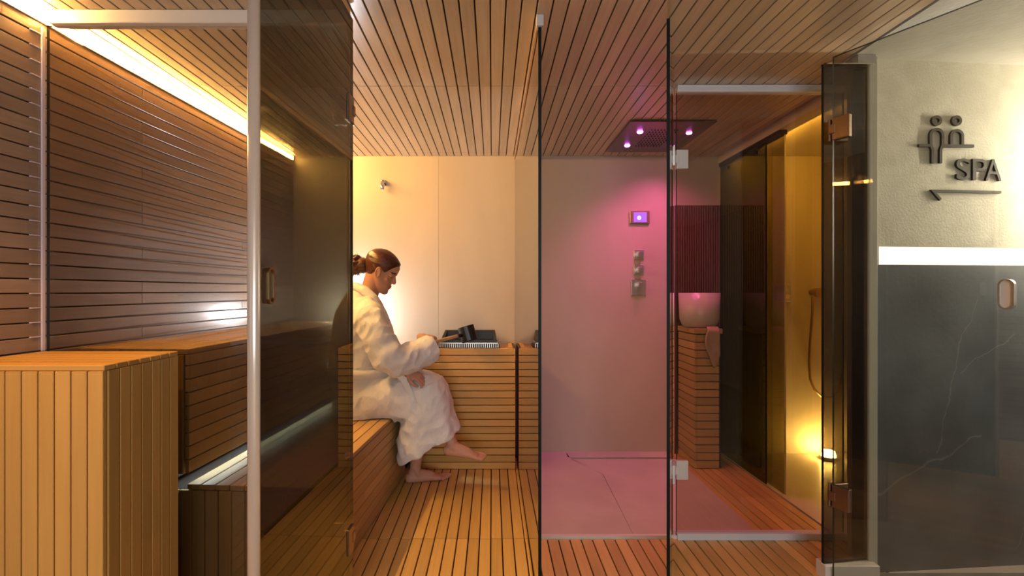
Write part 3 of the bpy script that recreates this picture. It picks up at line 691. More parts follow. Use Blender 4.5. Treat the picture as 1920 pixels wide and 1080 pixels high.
# washstand, basin and towel: a reflection in the screen, modelled as solid things
VX0, VX1, VY0, VY1, VZ = 1.192, 1.352, 2.85, 3.10, 0.826
vn = thing('reflected_vanity', ((VX0+VX1)/2, (VY0+VY1)/2, 0), 'slatted wooden washstand added behind the shower screen for a reflection in it', 'washstand')
box('core', VX0+0.014, VX1, VY0+0.014, VY1, 0.0, VZ-0.03, M_groove, vn)
box('worktop', VX0-0.004, VX1+0.003, VY0-0.004, VY1, VZ-0.030, VZ, M_bench, vn, bev=0.002)
for k in range(17):
    zc = VZ-0.034-(k+0.5)*0.0465
    if zc < 0.02: break
    board('side_batten', (VX0+0.007, (VY0+VY1)/2, zc), VY1-VY0, 0.0415, 0.014, M_bench, vn, ax=(0, 1, 0), ay=UP)
    board('front_batten', ((VX0+VX1)/2, VY0+0.007, zc), VX1-VX0-0.03, 0.0415, 0.014, M_bench, vn, ax=(1, 0, 0), ay=UP)
bc = Vector((1.268, 2.965, VZ))
wbn = None
bm = bmesh.new(); n = 40; rings = []
for r, zc in ((0.05, 0.001), (0.095, 0.004), (0.114, 0.05), (0.120, 0.21), (0.112, 0.21), (0.104, 0.06), (0.05, 0.03)):
    rings.append([bm.verts.new(bc+Vector((math.cos(2*PI*k/n)*r, math.sin(2*PI*k/n)*r, zc))) for k in range(n)])
for a, b in zip(rings, rings[1:]):
    for k in range(n): bm.faces.new((a[k], a[(k+1) % n], b[(k+1) % n], b[k]))
bm.faces.new(rings[0][::-1]); bm.faces.new(rings[-1])
wbn = thing('reflected_basin', bc, 'deep white round basin on the washstand, added for the same reflection', 'basin')
bm_obj('bowl', bm, plain('ceramic', (0.56, 0.50, 0.44), 0.25), wbn, smooth=True)
bm = bmesh.new(); cyl(bm, bc+Vector((0, 0, 0.030)), bc+Vector((0, 0, 0.036)), 0.022); bm_obj('drain_plug', bm, M_chrome, wbn)
tw = thing('towel', (1.32, VY0, VZ), 'tan towel hanging over the washstand edge, added for the same reflection', 'towel')
bm = bmesh.new(); g = []
for i in range(15):
    row = []
    for j in range(13):
        x = 1.33-0.085*j/12*(0.7+0.3*math.sin(i/14*PI))
        fold = 0.009*math.sin(j*1.5+i*0.1)
        if i < 2: y, zc = VY0+0.016-i*0.012, VZ+0.008+abs(fold)*0.3
        else: y, zc = VY0-0.014-abs(fold), VZ+0.004-(i-1)*0.017*(0.75+0.3*math.sin(j/12*PI))
        row.append(bm.verts.new((x, y, zc)))
    g.append(row)
for i in range(14):
    for j in range(12): bm.faces.new((g[i][j], g[i][j+1], g[i+1][j+1], g[i+1][j]))
ext = bmesh.ops.extrude_face_region(bm, geom=list(bm.faces))
for e in ext['geom']:
    if isinstance(e, bmesh.types.BMVert): e.co += Vector((0, -0.006, 0.003))
bm_obj('cloth', bm, mottled('towel_tan', (0.42, 0.30, 0.19), (0.52, 0.38, 0.25), 20, 0.9, 0.5, 200), tw, smooth=True)

# ------------------------------------------------------------------ sign: pictogram, letters, arrow
sg_o = WUZ(1800, 300)
sn = thing('spa_sign', WPT(sg_o[0], sg_o[1]), 'dark raised SPA sign with two bathers and an arrow', 'sign')
def SP(px, py): return WUZ(px, py)
def stroke(name, pts, wpx, parent=sn, closed=False, depth=0.009):
    P = [Vector(SP(*p)) for p in pts]; wd = wpx/F*1.82; n = len(P)
    Lf, Rt = [], []
    for i in range(n):
        if closed: a, b = P[i-1], P[(i+1) % n]
        else: a, b = P[max(i-1, 0)], P[min(i+1, n-1)]
        d0 = (P[i]-a); d1_ = (b-P[i])
        if d0.length < 1e-9: d0 = d1_
        if d1_.length < 1e-9: d1_ = d0
        d0 = d0.normalized(); d1_ = d1_.normalized(); t = (d0+d1_).normalized(); nn = Vector((-t.y, t.x))
        k = 1/max(0.4, abs(t.dot(d0)))
        Lf.append(P[i]+nn*wd/2*k); Rt.append(P[i]-nn*wd/2*k)
    bm = bmesh.new(); q = []
    for o in (0.001, depth): q.append([[bm.verts.new(WPT(p.x, p.y, o)) for p in row] for row in (Lf, Rt)])
    m = n if closed else n-1
    for i in range(m):
        j = (i+1) % n
        bm.faces.new((q[1][0][i], q[1][0][j], q[1][1][j], q[1][1][i])); bm.faces.new((q[0][1][i], q[0][1][j], q[0][0][j], q[0][0][i]))
        bm.faces.new((q[0][0][i], q[0][0][j], q[1][0][j], q[1][0][i])); bm.faces.new((q[1][1][i], q[1][1][j], q[0][1][j], q[0][1][i]))
    if not closed:
        for i in (0, n-1): bm.faces.new((q[0][0][i], q[1][0][i], q[1][1][i], q[0][1][i]))
    return bm_obj(name, bm, M_sign, parent)
def cpx(x, y): return (1520+x/2.7, 80+y/2.7)
def arc(cx, cy, r, a0, a1, n=12): return [cpx(cx+math.cos(a0+(a1-a0)*i/n)*r, cy-math.sin(a0+(a1-a0)*i/n)*r) for i in range(n+1)]
for hx in (628, 729):
    stroke('pictogram_head', [cpx(hx+math.cos(2*PI*i/24)*19, 398+math.sin(2*PI*i/24)*19) for i in range(24)], 5.4, closed=True)
stroke('pictogram_body', [cpx(607, 613), cpx(607, 545), cpx(598, 522), cpx(598, 475)]+arc(628, 472, 30, PI*0.97, PI*0.03)+[cpx(658, 475), cpx(658, 522), cpx(648, 545), cpx(648, 613)], 5.4)
stroke('pictogram_body', [cpx(702, 519), cpx(702, 478)]+arc(730, 476, 28, PI*0.97, PI*0.03)+[cpx(758, 478), cpx(758, 519)], 5.4)
stroke('pictogram_bench', [cpx(538, 523), cpx(596, 523)], 5.2); stroke('pictogram_bench', [cpx(660, 525), cpx(815, 526)], 5.2)
stroke('arrow', [cpx(648, 797), cpx(610, 753), cpx(700, 754), cpx(952, 759)], 4.6)
def letter(name, ch, px0, px1, pyb, pyt):
    cu = bpy.data.curves.new(ch, 'FONT'); cu.body = ch; cu.size = 1.0; cu.extrude = 0.06; cu.offset = 0.002
    to = bpy.data.objects.new(ch, cu); C.objects.link(to)
    me = bpy.data.meshes.new_from_object(to.evaluated_get(bpy.context.evaluated_depsgraph_get()))
    C.objects.unlink(to); bpy.data.objects.remove(to)
    xs = [p.co.x for p in me.vertices]; ys = [p.co.y for p in me.vertices]; zs = [p.co.z for p in me.vertices]
    a = SP(px0, pyb); b = SP(px1, pyt)
    for p in me.vertices:
        u = a[0]+(p.co.x-min(xs))/(max(xs)-min(xs))*(b[0]-a[0]); zc = a[1]+(p.co.y-min(ys))/(max(ys)-min(ys))*(b[1]-a[1])
        p.co = WPT(u, zc, 0.001+(p.co.z-min(zs))/(max(zs)-min(zs))*0.008)
    me.materials.clear(); me.materials.append(M_sign)
    put(bpy.data.objects.new(name, me), sn)
letter('letter_s', 'S', *cpx(726, 0)[:1], cpx(796, 0)[0], cpx(0, 697)[1], cpx(0, 590)[1])
letter('letter_p', 'P', cpx(809, 0)[0], cpx(881, 0)[0], cpx(0, 698)[1], cpx(0, 592)[1])
letter('letter_a', 'A', cpx(873, 0)[0], cpx(953, 0)[0], cpx(0, 700)[1], cpx(0, 594)[1])

# ------------------------------------------------------------------ the person
def skin_mat():
    m, nt, N, L, b = new_mat('skin')
    tc = N.new('ShaderNodeTexCoord'); n = N.new('ShaderNodeTexNoise'); n.inputs['Scale'].default_value = 14; n.inputs['Detail'].default_value = 4
    L.new(tc.outputs['Object'], n.inputs['Vector'])
    cr = N.new('ShaderNodeValToRGB'); cr.color_ramp.elements[0].color = (0.50, 0.25, 0.16, 1); cr.color_ramp.elements[1].color = (0.60, 0.33, 0.22, 1)
    L.new(n.outputs['Fac'], cr.inputs[0]); L.new(cr.outputs[0], b.inputs['Base Color'])
    b.inputs['Roughness'].default_value = 0.5; b.inputs['Specular IOR Level'].default_value = 0.35
    b.inputs['Subsurface Weight'].default_value = 0.12; b.inputs['Subsurface Radius'].default_value = (0.01, 0.004, 0.002)
    return m
def hair_mat():
    m, nt, N, L, b = new_mat('hair')
    tc = N.new('ShaderNodeTexCoord'); mp = N.new('ShaderNodeMapping'); mp.inputs['Scale'].default_value = (14, 160, 160); L.new(tc.outputs['Object'], mp.inputs[0])
    n = N.new('ShaderNodeTexNoise'); n.inputs['Scale'].default_value = 1.4; n.inputs['Detail'].default_value = 4; L.new(mp.outputs[0], n.inputs['Vector'])
    cr = N.new('ShaderNodeValToRGB'); cr.color_ramp.elements[0].color = (0.016, 0.005, 0.003, 1); cr.color_ramp.elements[1].color = (0.11, 0.027, 0.010, 1)
    cr.color_ramp.elements[0].position = 0.3; cr.color_ramp.elements[1].position = 0.72
    L.new(n.outputs['Fac'], cr.inputs[0]); L.new(cr.outputs[0], b.inputs['Base Color'])
    b.inputs['Roughness'].default_value = 0.36; b.inputs['Specular IOR Level'].default_value = 0.5
    bp = N.new('ShaderNodeBump'); bp.inputs['Strength'].default_value = 0.5; bp.inputs['Distance'].default_value = 0.003
    L.new(n.outputs['Fac'], bp.inputs['Height']); L.new(bp.outputs[0], b.inputs['Normal'])
    return m
M_skin = skin_mat(); M_hair = hair_mat()
M_robe = mottled('robe_terry', (0.80, 0.77, 0.74), (0.87, 0.85, 0.82), 30, 0.92, 0.6, 320, spec=0.1)
M_brow = plain('brow_brown', (0.05, 0.02, 0.012), 0.7); M_lip = plain('lip', (0.42, 0.15, 0.11), 0.45)
YW = 2.62
def Q(px, py, Y=YW): return PT(px, py, Y)
def remeshed(bm, voxel, smooth_it, fac=0.5):
    bmesh.ops.recalc_face_normals(bm, faces=bm.faces)
    me = bpy.data.meshes.new('raw'); bm.to_mesh(me); bm.free()
    o = bpy.data.objects.new('raw', me); C.objects.link(o)
    r = o.modifiers.new('r', 'REMESH'); r.mode = 'VOXEL'; r.voxel_size = voxel; r.use_smooth_shade = True
    if smooth_it:
        s_ = o.modifiers.new('s', 'SMOOTH'); s_.iterations = smooth_it; s_.factor = fac
    out = bpy.data.meshes.new_from_object(o.evaluated_get(bpy.context.evaluated_depsgraph_get()))
    C.objects.unlink(o); bpy.data.objects.remove(o)
    return out
def loft(bm, secs, n=36, e=2.0):
    """secs: (px,py of back end, px,py of front end, half width in Y, centre Y)"""
    rings = []
    for (a, b, hy, yc) in secs:
        A = Q(a[0], a[1], yc); B = Q(b[0], b[1], yc); c = (A+B)/2; h = (B-A)/2; r = []
        for k in range(n):
            t = 2*PI*k/n; cs, sn_ = math.cos(t), math.sin(t)
            cs = math.copysign(abs(cs)**(2/e), cs); sn_ = math.copysign(abs(sn_)**(2/e), sn_)
            r.append(bm.verts.new(c+h*cs+Vector((0, hy, 0))*sn_))
        rings.append(r)
    for a, b in zip(rings, rings[1:]):
        for k in range(n): bm.faces.new((a[k], a[(k+1) % n], b[(k+1) % n], b[k]))
    bm.faces.new(rings[0][::-1]); bm.faces.new(rings[-1])
# --- head (local frame: x forward from the ear, z up from the chin), pitched down 26 degrees
HT = math.radians(25)
HF = Vector((math.cos(HT), 0.0, -math.sin(HT))); HU = Vector((math.sin(HT), 0.0, math.cos(HT))); HS = Vector((0, 1, 0))
chin = Q(719, 552)
HO = chin - HF*0.066            # origin under the ear, at chin level
def HP(x, y, z): return HO + HF*x + HS*y + HU*z
HSEC = [(0.000, 0.072, 0.028, 0.016), (0.010, 0.079, 0.006, 0.028), (0.028, 0.080, -0.018, 0.041), (0.05, 0.081, -0.034, 0.050), (0.07, 0.082, -0.052, 0.056),
        (0.09, 0.080, -0.070, 0.062), (0.11, 0.080, -0.084, 0.066), (0.135, 0.089, -0.094, 0.070), (0.16, 0.089, -0.096, 0.071), (0.18, 0.078, -0.090, 0.066),
        (0.20, 0.052, -0.072, 0.051), (0.213, 0.024, -0.046, 0.030), (0.219, 0.0, -0.020, 0.010)]
def head_ring(z, xf, xb, hw, n, grow=0.0):
    r = []
    for k in range(n):
        t = 2*PI*k/n; c = (xf+xb)/2; h = (xf-xb)/2+grow
        cs, s_ = math.cos(t), math.sin(t)
        wy = (hw+grow)*math.copysign(abs(s_)**0.9, s_)*(1.0-0.16*max(cs, 0))
        r.append((c+h*cs, wy, z))
    return r
def head_loft(bm, grow=0.0, n=40):
    rings = []
    for (z, xf, xb, hw) in HSEC:
        zz = z+grow*(2*z/0.219-1)
        rings.append([bm.verts.new(HP(*p)) for p in head_ring(zz, xf, xb, hw, n, grow)])
    for a, b in zip(rings, rings[1:]):
        for k in range(n): bm.faces.new((a[k], a[(k+1) % n], b[(k+1) % n], b[k]))
    bm.faces.new(rings[0][::-1]); bm.faces.new(rings[-1])
bm = bmesh.new(); head_loft(bm)
# nose, lips, chin, brow, cheeks
tube(bm, [HP(0.074, 0, 0.122), HP(0.085, 0, 0.102), HP(0.095, 0, 0.083), HP(0.092, 0, 0.077)], [0.0065, 0.0075, 0.0085, 0.008], 12)
for s_ in (-1, 1):
    tube(bm, [HP(0.081, 0.007*s_, 0.079), HP(0.086, 0.007*s_, 0.077)], 0.0065, 10)
    tube(bm, [HP(0.060, 0.030*s_, 0.074), HP(0.052, 0.042*s_, 0.084)], 0.014, 10)
    tube(bm, [HP(0.080, 0.010*s_, 0.124), HP(0.076, 0.030*s_, 0.126), HP(0.062, 0.046*s_, 0.122)], 0.0085, 10)
    tube(bm, [HP(0.0715, 0.024*s_, 0.108), HP(0.0675, 0.036*s_, 0.107)], 0.0095, 10)
    # ear
    pts = [HP(0.004+0.012*math.cos(a)-0.004*math.sin(a), s_*(0.069+0.006*math.sin(a*0.5)), 0.100+0.027*math.sin(a)) for a in [i*2*PI/14 for i in range(15)]]
    tube(bm, pts, 0.0048, 8); tube(bm, [HP(0.006, 0.064*s_, 0.084), HP(0.004, 0.064*s_, 0.116)], [0.010, 0.012], 10)
tube(bm, [HP(0.078, -0.014, 0.0545), HP(0.084, 0, 0.0555), HP(0.078, 0.014, 0.0545)], 0.0055, 10)
tube(bm, [HP(0.076, -0.012, 0.045), HP(0.0815, 0, 0.0445), HP(0.076, 0.012, 0.045)], 0.006, 10)
tube(bm, [HP(0.072, 0, 0.014), HP(0.074, 0, 0.020)], 0.011, 10)
# neck and hidden trunk
tube(bm, [HP(-0.020, 0, 0.075), Q(694, 545), Q(686, 566), Q(682, 590)], [0.050, 0.050, 0.056, 0.075], 20)
loft(bm, [((648, 590), (712, 588), 0.15, YW), ((646, 640), (715, 640), 0.135, YW), ((644, 700), (712, 700), 0.13, YW), ((640, 750), (712, 748), 0.16, YW), ((648, 766), (708, 765), 0.14, YW)], 24)
# arms
elbR, wrR = Q(733, 672, 2.40), Q(798, 652, 2.58)
tube(bm, [Q(686, 590, 2.47), Q(706, 630, 2.42), elbR, elbR.lerp(wrR, 0.4), wrR], [0.048, 0.044, 0.040, 0.038, 0.026], 14)
elbL, wrL = Q(722, 690, 2.80), Q(757, 697, 2.50)
tube(bm, [Q(690, 592, 2.77), Q(708, 640, 2.84), elbL, elbL.lerp(wrL, 0.4), wrL], [0.048, 0.044, 0.040, 0.036, 0.026], 14)
def hand(bm, wrist, fwd, up, side, curl, thumb=0.6, sc_=1.0, spread=0.04):
    """fwd: along the palm; up: back of the hand; side: +1 thumb on fwd x up side"""
    fwd = Vector(fwd).normalized(); up = Vector(up); up = (up-fwd*up.dot(fwd)).normalized(); lat = fwd.cross(up).normalized()*side
    pc = wrist
    rows = []
    tube(bm, [pc-fwd*0.02, pc+fwd*0.015*sc_, pc+fwd*0.045*sc_, pc+fwd*0.078*sc_], [(0.024, 0.019), (0.027*sc_, 0.016*sc_), (0.037*sc_, 0.0145*sc_), (0.038*sc_, 0.012*sc_)], 16, uv=lat)
    for i, (of, ln, r) in enumerate(((0.028, 0.92, 0.0082), (0.0095, 1.0, 0.0085), (-0.0095, 0.95, 0.0082), (-0.0275, 0.78, 0.0072))):
        p = pc+fwd*(0.080-0.004*abs(i-1))*sc_+lat*of*sc_; d = (fwd+lat*spread*(1.2-i)).normalized(); pts = [p-fwd*0.012]; ang = 0
        pts.append(p)
        for sl_, cv in zip((0.042, 0.027, 0.022), curl):
            ang += cv+0.06*i
            dd_ = (d*math.cos(ang)-up*math.sin(ang)).normalized(); p = p+dd_*sl_*ln*sc_; pts.append(p)
        tube(bm, pts, [r*1.1*sc_, r*1.08*sc_, r*sc_, r*0.93*sc_, r*0.8*sc_], 10)
    p = pc+fwd*0.022*sc_+lat*0.024*sc_; d = (fwd*0.75+lat*0.75-up*0.25).normalized(); pts = [p]
    p = p+d*0.036*sc_; pts.append(p); d = (fwd*(0.95)+lat*(0.35-thumb*0.5)-up*thumb*0.9).normalized(); p = p+d*0.030*sc_; pts.append(p)
    d = (fwd*0.85-lat*thumb*0.8-up*thumb*0.8).normalized(); p = p+d*0.024*sc_; pts.append(p)
    tube(bm, pts, [0.015*sc_, 0.0115*sc_, 0.0098*sc_, 0.0082*sc_], 10)
hdir = (lbp-la).normalized()
gripc = la-hdir*0.006
fR = Vector((0.80, -0.55, -0.05)).normalized(); fR = (fR-hdir*fR.dot(hdir)*0.8).normalized()
latR = hdir
upR = latR.cross(fR).normalized(); upR = upR if upR.z > 0 else -upR
sideR = 1 if fR.cross(upR).dot(hdir) > 0 else -1
wrist_R = gripc - fR*0.082 + upR*0.018
tube(bm, [wrR, wrist_R], [0.026, 0.024], 12)
hand(bm, wrist_R, fR, upR, sideR, (1.25, 1.35, 0.9), 0.9, 0.92, 0.0)
fL = Vector((0.88, -0.22, -0.32)); hand(bm, Q(763, 697, 2.47), fL, (0.2, -0.45, 0.85), 1, (0.55, 0.7, 0.45), 0.5, 0.92)
tube(bm, [wrL, Q(764, 697, 2.47)], [0.026, 0.024], 12)
# legs
kneeS, ankS = Q(806, 728, 2.70), Q(779, 872, 2.655)
tube(bm, [Q(680, 748, 2.72), Q(745, 738, 2.72), kneeS], [0.078, 0.070, 0.055], 16)
tube(bm, [kneeS, kneeS.lerp(ankS, 0.3), kneeS.lerp(ankS, 0.65), ankS], [0.053, 0.052, 0.040, 0.030], 16)
kneeC, ankC = Q(808, 720, 2.56), Q(848, 834, 2.50)
tube(bm, [Q(680, 746, 2.55), Q(745, 738, 2.56), kneeC], [0.072, 0.064, 0.052], 16)
tube(bm, [kneeC, kneeC.lerp(ankC, 0.3), kneeC.lerp(ankC, 0.65), ankC], [0.046, 0.044, 0.036, 0.028], 16)
def foot(bm, ank, heel, ball, toe, upv, latv):
    """heel, ball and toe lie on the sole"""
    up_ = Vector(upv).normalized(); lt = Vector(latv).normalized(); fw = (toe-heel).normalized()
    tube(bm, [heel+up_*0.026, heel.lerp(ball, 0.35)+up_*0.026, heel.lerp(ball, 0.72)+up_*0.022, ball+up_*0.015], [(0.027, 0.026), (0.029, 0.028), (0.034, 0.022), (0.039, 0.014)], 16, uv=lt)
    tube(bm, [ank+up_*0.01, ank-up_*0.012, heel.lerp(ball, 0.28)+up_*0.045, heel.lerp(ball, 0.75)+up_*0.030], [0.029, 0.032, 0.030, 0.020], 14)
    tube(bm, [ank-up_*0.01, heel+up_*0.024+fw*0.008], [0.026, 0.025], 12)
    ln = (toe-ball).length
    for i, (of, r, k) in enumerate(((0.028, 0.0115, 1.0), (0.010, 0.0085, 0.98), (-0.004, 0.008, 0.88), (-0.017, 0.0075, 0.76), (-0.029, 0.0072, 0.62))):
        b = ball+lt*of-fw*0.012; tube(bm, [b+up_*0.013, b+fw*(ln*0.55*k+0.012)+up_*0.014, b+fw*(ln*k+0.008)+up_*(r*0.95)], [r*1.05, r, r*0.9], 10)
fh = Vector((Q(767, 905, 2.645).x, 2.645, 0.0)); ft = Vector((fh.x+0.215, 2.705, 0.0)); fb = fh.lerp(ft, 0.76)
foot(bm, ankS, fh, fb, ft, (0, 0, 1), (0.25, 0.97, 0))
ch_, ct_ = Q(838, 853, 2.50), Q(911, 862, 2.485); cb_ = ch_.lerp(ct_, 0.76); upc = Vector((0.12, -0.10, 1)); fwc = (ct_-ch_).normalized()
foot(bm, ankC, ch_, cb_, ct_, upc-fwc*upc.dot(fwc), (0, 1, 0.1))
pm = remeshed(bm, 0.0032, 5, 0.5)
for m_ in (M_skin, M_brow, M_lip): pm.materials.append(m_)
def face_local(v):
    d = v-HO; return d.dot(HF), d.dot(HS), d.dot(HU)
for p in pm.polygons:
    x, y, z = face_local(p.center); ay = abs(y)
    p.use_smooth = True; p.material_index = 0
    if x > 0.055:
        if 0.016 < ay < 0.050 and abs(z-(0.1285-(ay-0.03)*0.12)) < 0.0032: p.material_index = 1
        elif 0.018 < ay < 0.042 and abs(z-0.1035) < 0.0018: p.material_index = 1
        elif ay < 0.020 and 0.0400 < z < 0.0595 and x > 0.076: p.material_index = 2
person = bpy.data.objects.new('person', pm); put(person)
tag(person, 'person in a white bathrobe sitting sideways on the bench holding a ladle', 'person')
# --- hair: a cap that dips under the skin at the hairline, and a low bun
bm = bmesh.new(); n = 72; rings = []
def lerpsec(z):
    z = max(0.0, min(0.219, z))
    for a, b in zip(HSEC, HSEC[1:]):
        if a[0] <= z <= b[0]:
            t = (z-a[0])/(b[0]-a[0]); return [a[i]+(b[i]-a[i])*t for i in range(4)]
    return HSEC[-1]
def hairline(x):
    t = [(-0.11, 0.040), (-0.06, 0.048), (-0.035, 0.066), (-0.012, 0.100), (0.006, 0.126), (0.020, 0.120), (0.034, 0.112), (0.044, 0.126), (0.058, 0.146), (0.074, 0.166), (0.088, 0.178), (0.12, 0.186)]
    if x <= t[0][0]: return t[0][1]
    for a, b in zip(t, t[1:]):
        if x <= b[0]: return a[1]+(b[1]-a[1])*(x-a[0])/(b[0]-a[0])
    return t[-1][1]
zs = [0.03+i*0.0032 for i in range(int(0.189/0.0032)+1)]
for z in zs:
    a = lerpsec(z); rr_ = []
    for (x, y, z_) in head_ring(z, a[1], a[2], a[3], n):
        m_ = z-hairline(x); g = max(-0.010, min(0.0085, m_*0.55))
        d = Vector((x+0.003, y, (z-0.11)*0.9)).normalized()
        st_ = 0.0012*noise.noise(Vector((x*20, y*90, z*90)))
        p = Vector((x, y, z))+d*(g+st_); rr_.append(bm.verts.new(HP(*p)))
    rings.append(rr_)
for a, b in zip(rings, rings[1:]):
    for k in range(n): bm.faces.new((a[k], a[(k+1) % n], b[(k+1) % n], b[k]))
bm.faces.new(rings[0][::-1]); bm.faces.new(rings[-1])
hair = bm_obj('hair', bm, M_hair, person, smooth=True)
bm = bmesh.new(); bcn = Q(667, 498); bmesh.ops.create_uvsphere(bm, u_segments=40, v_segments=28, radius=0.046)
for v_ in bm.verts:
    d = v_.co.normalized(); r = 0.046*(1+0.16*noise.noise(d*2.6+Vector((4, 1, 2)))+0.10*math.sin(9*math.atan2(d.z, d.y)+4*d.x+2*noise.noise(d*3)))
    v_.co = bcn+Vector((d.x*r*0.95, d.y*r*1.0, d.z*r*1.12))
tube(bm, [bcn, Q(682, 498)], [0.036, 0.045], 16)
bm_obj('hair_bun', bm, M_hair, hair, smooth=True)
bm = bmesh.new()
for k in range(46):
    a = random.uniform(0, 2*PI); c0 = bcn+Vector((random.uniform(-0.03, 0.02), math.cos(a)*0.03, math.sin(a)*0.038))
    dr = (c0-bcn).normalized(); pts = [c0, c0+dr*0.018+Vector((random.uniform(-0.008, 0.004), 0, random.uniform(-0.006, 0.006))), c0+dr*0.026+Vector((random.uniform(-0.02, 0.0), random.uniform(-0.008, 0.008), random.uniform(-0.02, 0.012)))]
    tube(bm, pts, [0.0022, 0.0014, 0.0006], 5)
lw_ = bm_obj('loose_strands', bm, M_hair, hair, smooth=True); lw_['kind'] = 'stuff'
# --- robe
bm = bmesh.new()
loft(bm, [((636, 776), (730, 776), 0.205, YW), ((628, 755), (735, 752), 0.215, YW), ((623, 720), (738, 720), 0.20, YW), ((621, 690), (736, 690), 0.19, YW), ((620, 655), (736, 655), 0.19, YW),
          ((626, 615), (733, 618), 0.20, YW), ((636, 580), (722, 588), 0.205, YW), ((648, 556), (712, 566), 0.15, YW), ((657, 541), (703, 553), 0.085, YW)], 40)
# shoulders and sleeves
tube(bm, [Q(684, 584, 2.62), Q(684, 586, 2.50), Q(690, 600, 2.435)], [0.085, 0.082, 0.078], 18)
tube(bm, [Q(684, 584, 2.62), Q(686, 588, 2.74), Q(694, 604, 2.80)], [0.085, 0.082, 0.078], 18)
def sleeve(pts, radii, cuff):
    tube(bm, pts, radii, 22)
    p, q_ = Vector(pts[-1]), Vector(cuff[0]); d = (q_-p).normalized(); u_, v_ = ring_frame(d); n_ = 26
    r0 = radii[-1]; rr2 = []
    for (t, r) in ((-0.03, r0*0.7), (-0.03, r0), (0.45, cuff[1]*0.98), (1.0, cuff[1]*1.04), (1.03, cuff[1]*0.99), (1.0, cuff[1]*0.78), (0.3, cuff[1]*0.70)):
        c_ = p+(q_-p)*t; rr2.append([bm.verts.new(c_+(u_*math.cos(2*PI*k/n_)+v_*math.sin(2*PI*k/n_))*r) for k in range(n_)])
    for a, b in zip(rr2+[rr2[0]], rr2[1:]+[rr2[0]]):
        if a is b: continue
        for k in range(n_): bm.faces.new((a[k], a[(k+1) % n_], b[(k+1) % n_], b[k]))
sleeve([Q(690, 598, 2.43), Q(708, 634, 2.40), Q(728, 668, 2.395), Q(744, 678, 2.41), Q(765, 672, 2.46)], [0.078, 0.082, 0.086, 0.082, 0.076], (Q(806, 654, 2.575), 0.074))
sleeve([Q(694, 602, 2.80), Q(708, 645, 2.84), Q(722, 688, 2.79), Q(735, 697, 2.70)], [0.078, 0.076, 0.074, 0.062], (Q(755, 700, 2.54), 0.052))
# lap and skirt
loft(bm, [((668, 700), (668, 782), 0.205, YW), ((700, 696), (700, 783), 0.205, YW), ((742, 694), (742, 784), 0.20, 2.61), ((775, 694), (775, 790), 0.19, 2.605), ((805, 696), (805, 785), 0.178, 2.60), ((822, 702), (820, 770), 0.155, 2.60), ((830, 714), (828, 752), 0.11, 2.60)], 36, 2.4)
loft(bm, [((756, 735), (828, 706), 0.165, 2.59), ((754, 765), (839, 725), 0.17, 2.59), ((751, 795), (847, 752), 0.168, 2.59), ((749, 825), (853, 776), 0.162, 2.585), ((749, 849), (857, 792), 0.155, 2.58), ((751, 863), (860, 804), 0.150, 2.58)], 40, 2.6)
rm = remeshed(bm, 0.0055, 6, 0.5)
rm.materials.append(M_robe)
def folds(p):
    # diagonal drapes on trunk and skirt, rings on the sleeves
    f = 0.009*noise.noise(Vector((p.x*9+p.z*5, p.y*6, p.z*4-p.x*3)))+0.004*noise.noise(Vector((p.x*22+p.z*9, p.y*14, p.z*9-p.x*6)))
    f += 0.006*(0.5-abs(noise.noise(Vector((p.x*13-p.z*9, p.y*8, p.z*11+p.x*8))))*2)+0.0025*(0.5-abs(noise.noise(Vector((p.x*24-p.z*14+5, p.y*14, p.z*12+p.x*12))))*2)
    if p.y < 2.56 and p.x > -0.70 and p.z > 0.66: f += 0.0022*math.sin(p.x*40-p.z*52+5*noise.noise(p*7))
    if p.z < 0.62 and p.x > -0.56: f += 0.006*math.sin(p.x*34+p.y*22+3*noise.noise(p*5))*min(1, (0.62-p.z)/0.3)
    return f
nv_ = [v_.normal.copy() for v_ in rm.vertices]
for v_, nn in zip(rm.vertices, nv_):
    v_.co += nn*folds(v_.co)
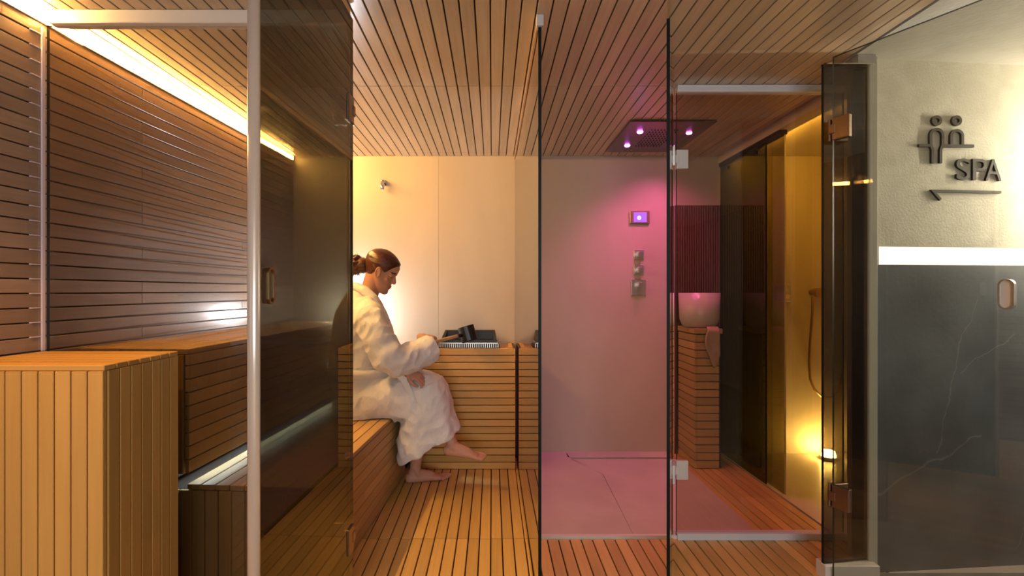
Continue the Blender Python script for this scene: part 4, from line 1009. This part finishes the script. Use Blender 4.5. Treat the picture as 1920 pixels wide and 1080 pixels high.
def clear_bench(me, gap):
    # seat and thighs rest on the bench, the hanging cloth stays in front of it
    for v_ in me.vertices:
        xb = LW(0, LT, 0).x+0.072*(v_.co.y-LW(0, LT, 0).y)+0.009
        if v_.co.x < xb and v_.co.z < LZ+gap:
            if v_.co.x < xb-0.018 and v_.co.z > LZ-0.09: v_.co.z = LZ+gap
            elif v_.co.z > LZ-0.014: v_.co.z = LZ+gap; v_.co.x = xb+0.002
            else: v_.co.x = xb
clear_bench(rm, 0.004); clear_bench(pm, 0.008)
for p in rm.polygons: p.use_smooth = True
robe = bpy.data.objects.new('bathrobe', rm); put(robe, person)
# shawl collar: a thick roll round the neck and down both fronts
bm = bmesh.new()
for s_ in (-1, 1):
    pts = [Q(659, 537, YW-0.004*s_), Q(668, 538, YW+0.050*s_), Q(684, 545, YW+0.080*s_), Q(700, 560, YW+0.094*s_), Q(716, 588, YW+0.100*s_), Q(728, 618, YW+0.085*s_), Q(736, 650, YW+0.045*s_), Q(739, 682, YW-0.01*s_)]
    tube(bm, pts, [(0.030, 0.024)]*2+[(0.032, 0.024)]*2+[(0.034, 0.022), (0.034, 0.020), (0.030, 0.018), (0.02, 0.012)], 16)
cm_ = remeshed(bm, 0.0045, 4, 0.5); cm_.materials.append(M_robe)
for p in cm_.polygons: p.use_smooth = True
put(bpy.data.objects.new('collar', cm_), robe)
# belt round the waist with hanging ends
bm = bmesh.new()
ring = []
for k in range(41):
    t = 2*PI*k/40; c0 = Q(678, 690, YW); ring.append(c0+Vector((math.cos(t)*0.178, math.sin(t)*0.205, -0.012*math.cos(t))))
rows = []
for p in ring: rows.append([bm.verts.new(p+UP*z) for z in (-0.022, 0.022)])
for a, b in zip(rows, rows[1:]): bm.faces.new((a[0], b[0], b[1], a[1]))
bel = bm_obj('belt', bm, M_robe, robe, smooth=True); sm = bel.modifiers.new('s', 'SOLIDIFY'); sm.thickness = 0.012; sm.offset = 1
bm = bmesh.new(); tube(bm, [Q(744, 700, 2.44), Q(757, 712, 2.432), Q(768, 735, 2.422), Q(778, 757, 2.42)], [(0.018, 0.007)]*4, 12, uv=(0.8, 0, 0.5)); bm_obj('belt_end', bm, M_robe, bel, smooth=True)
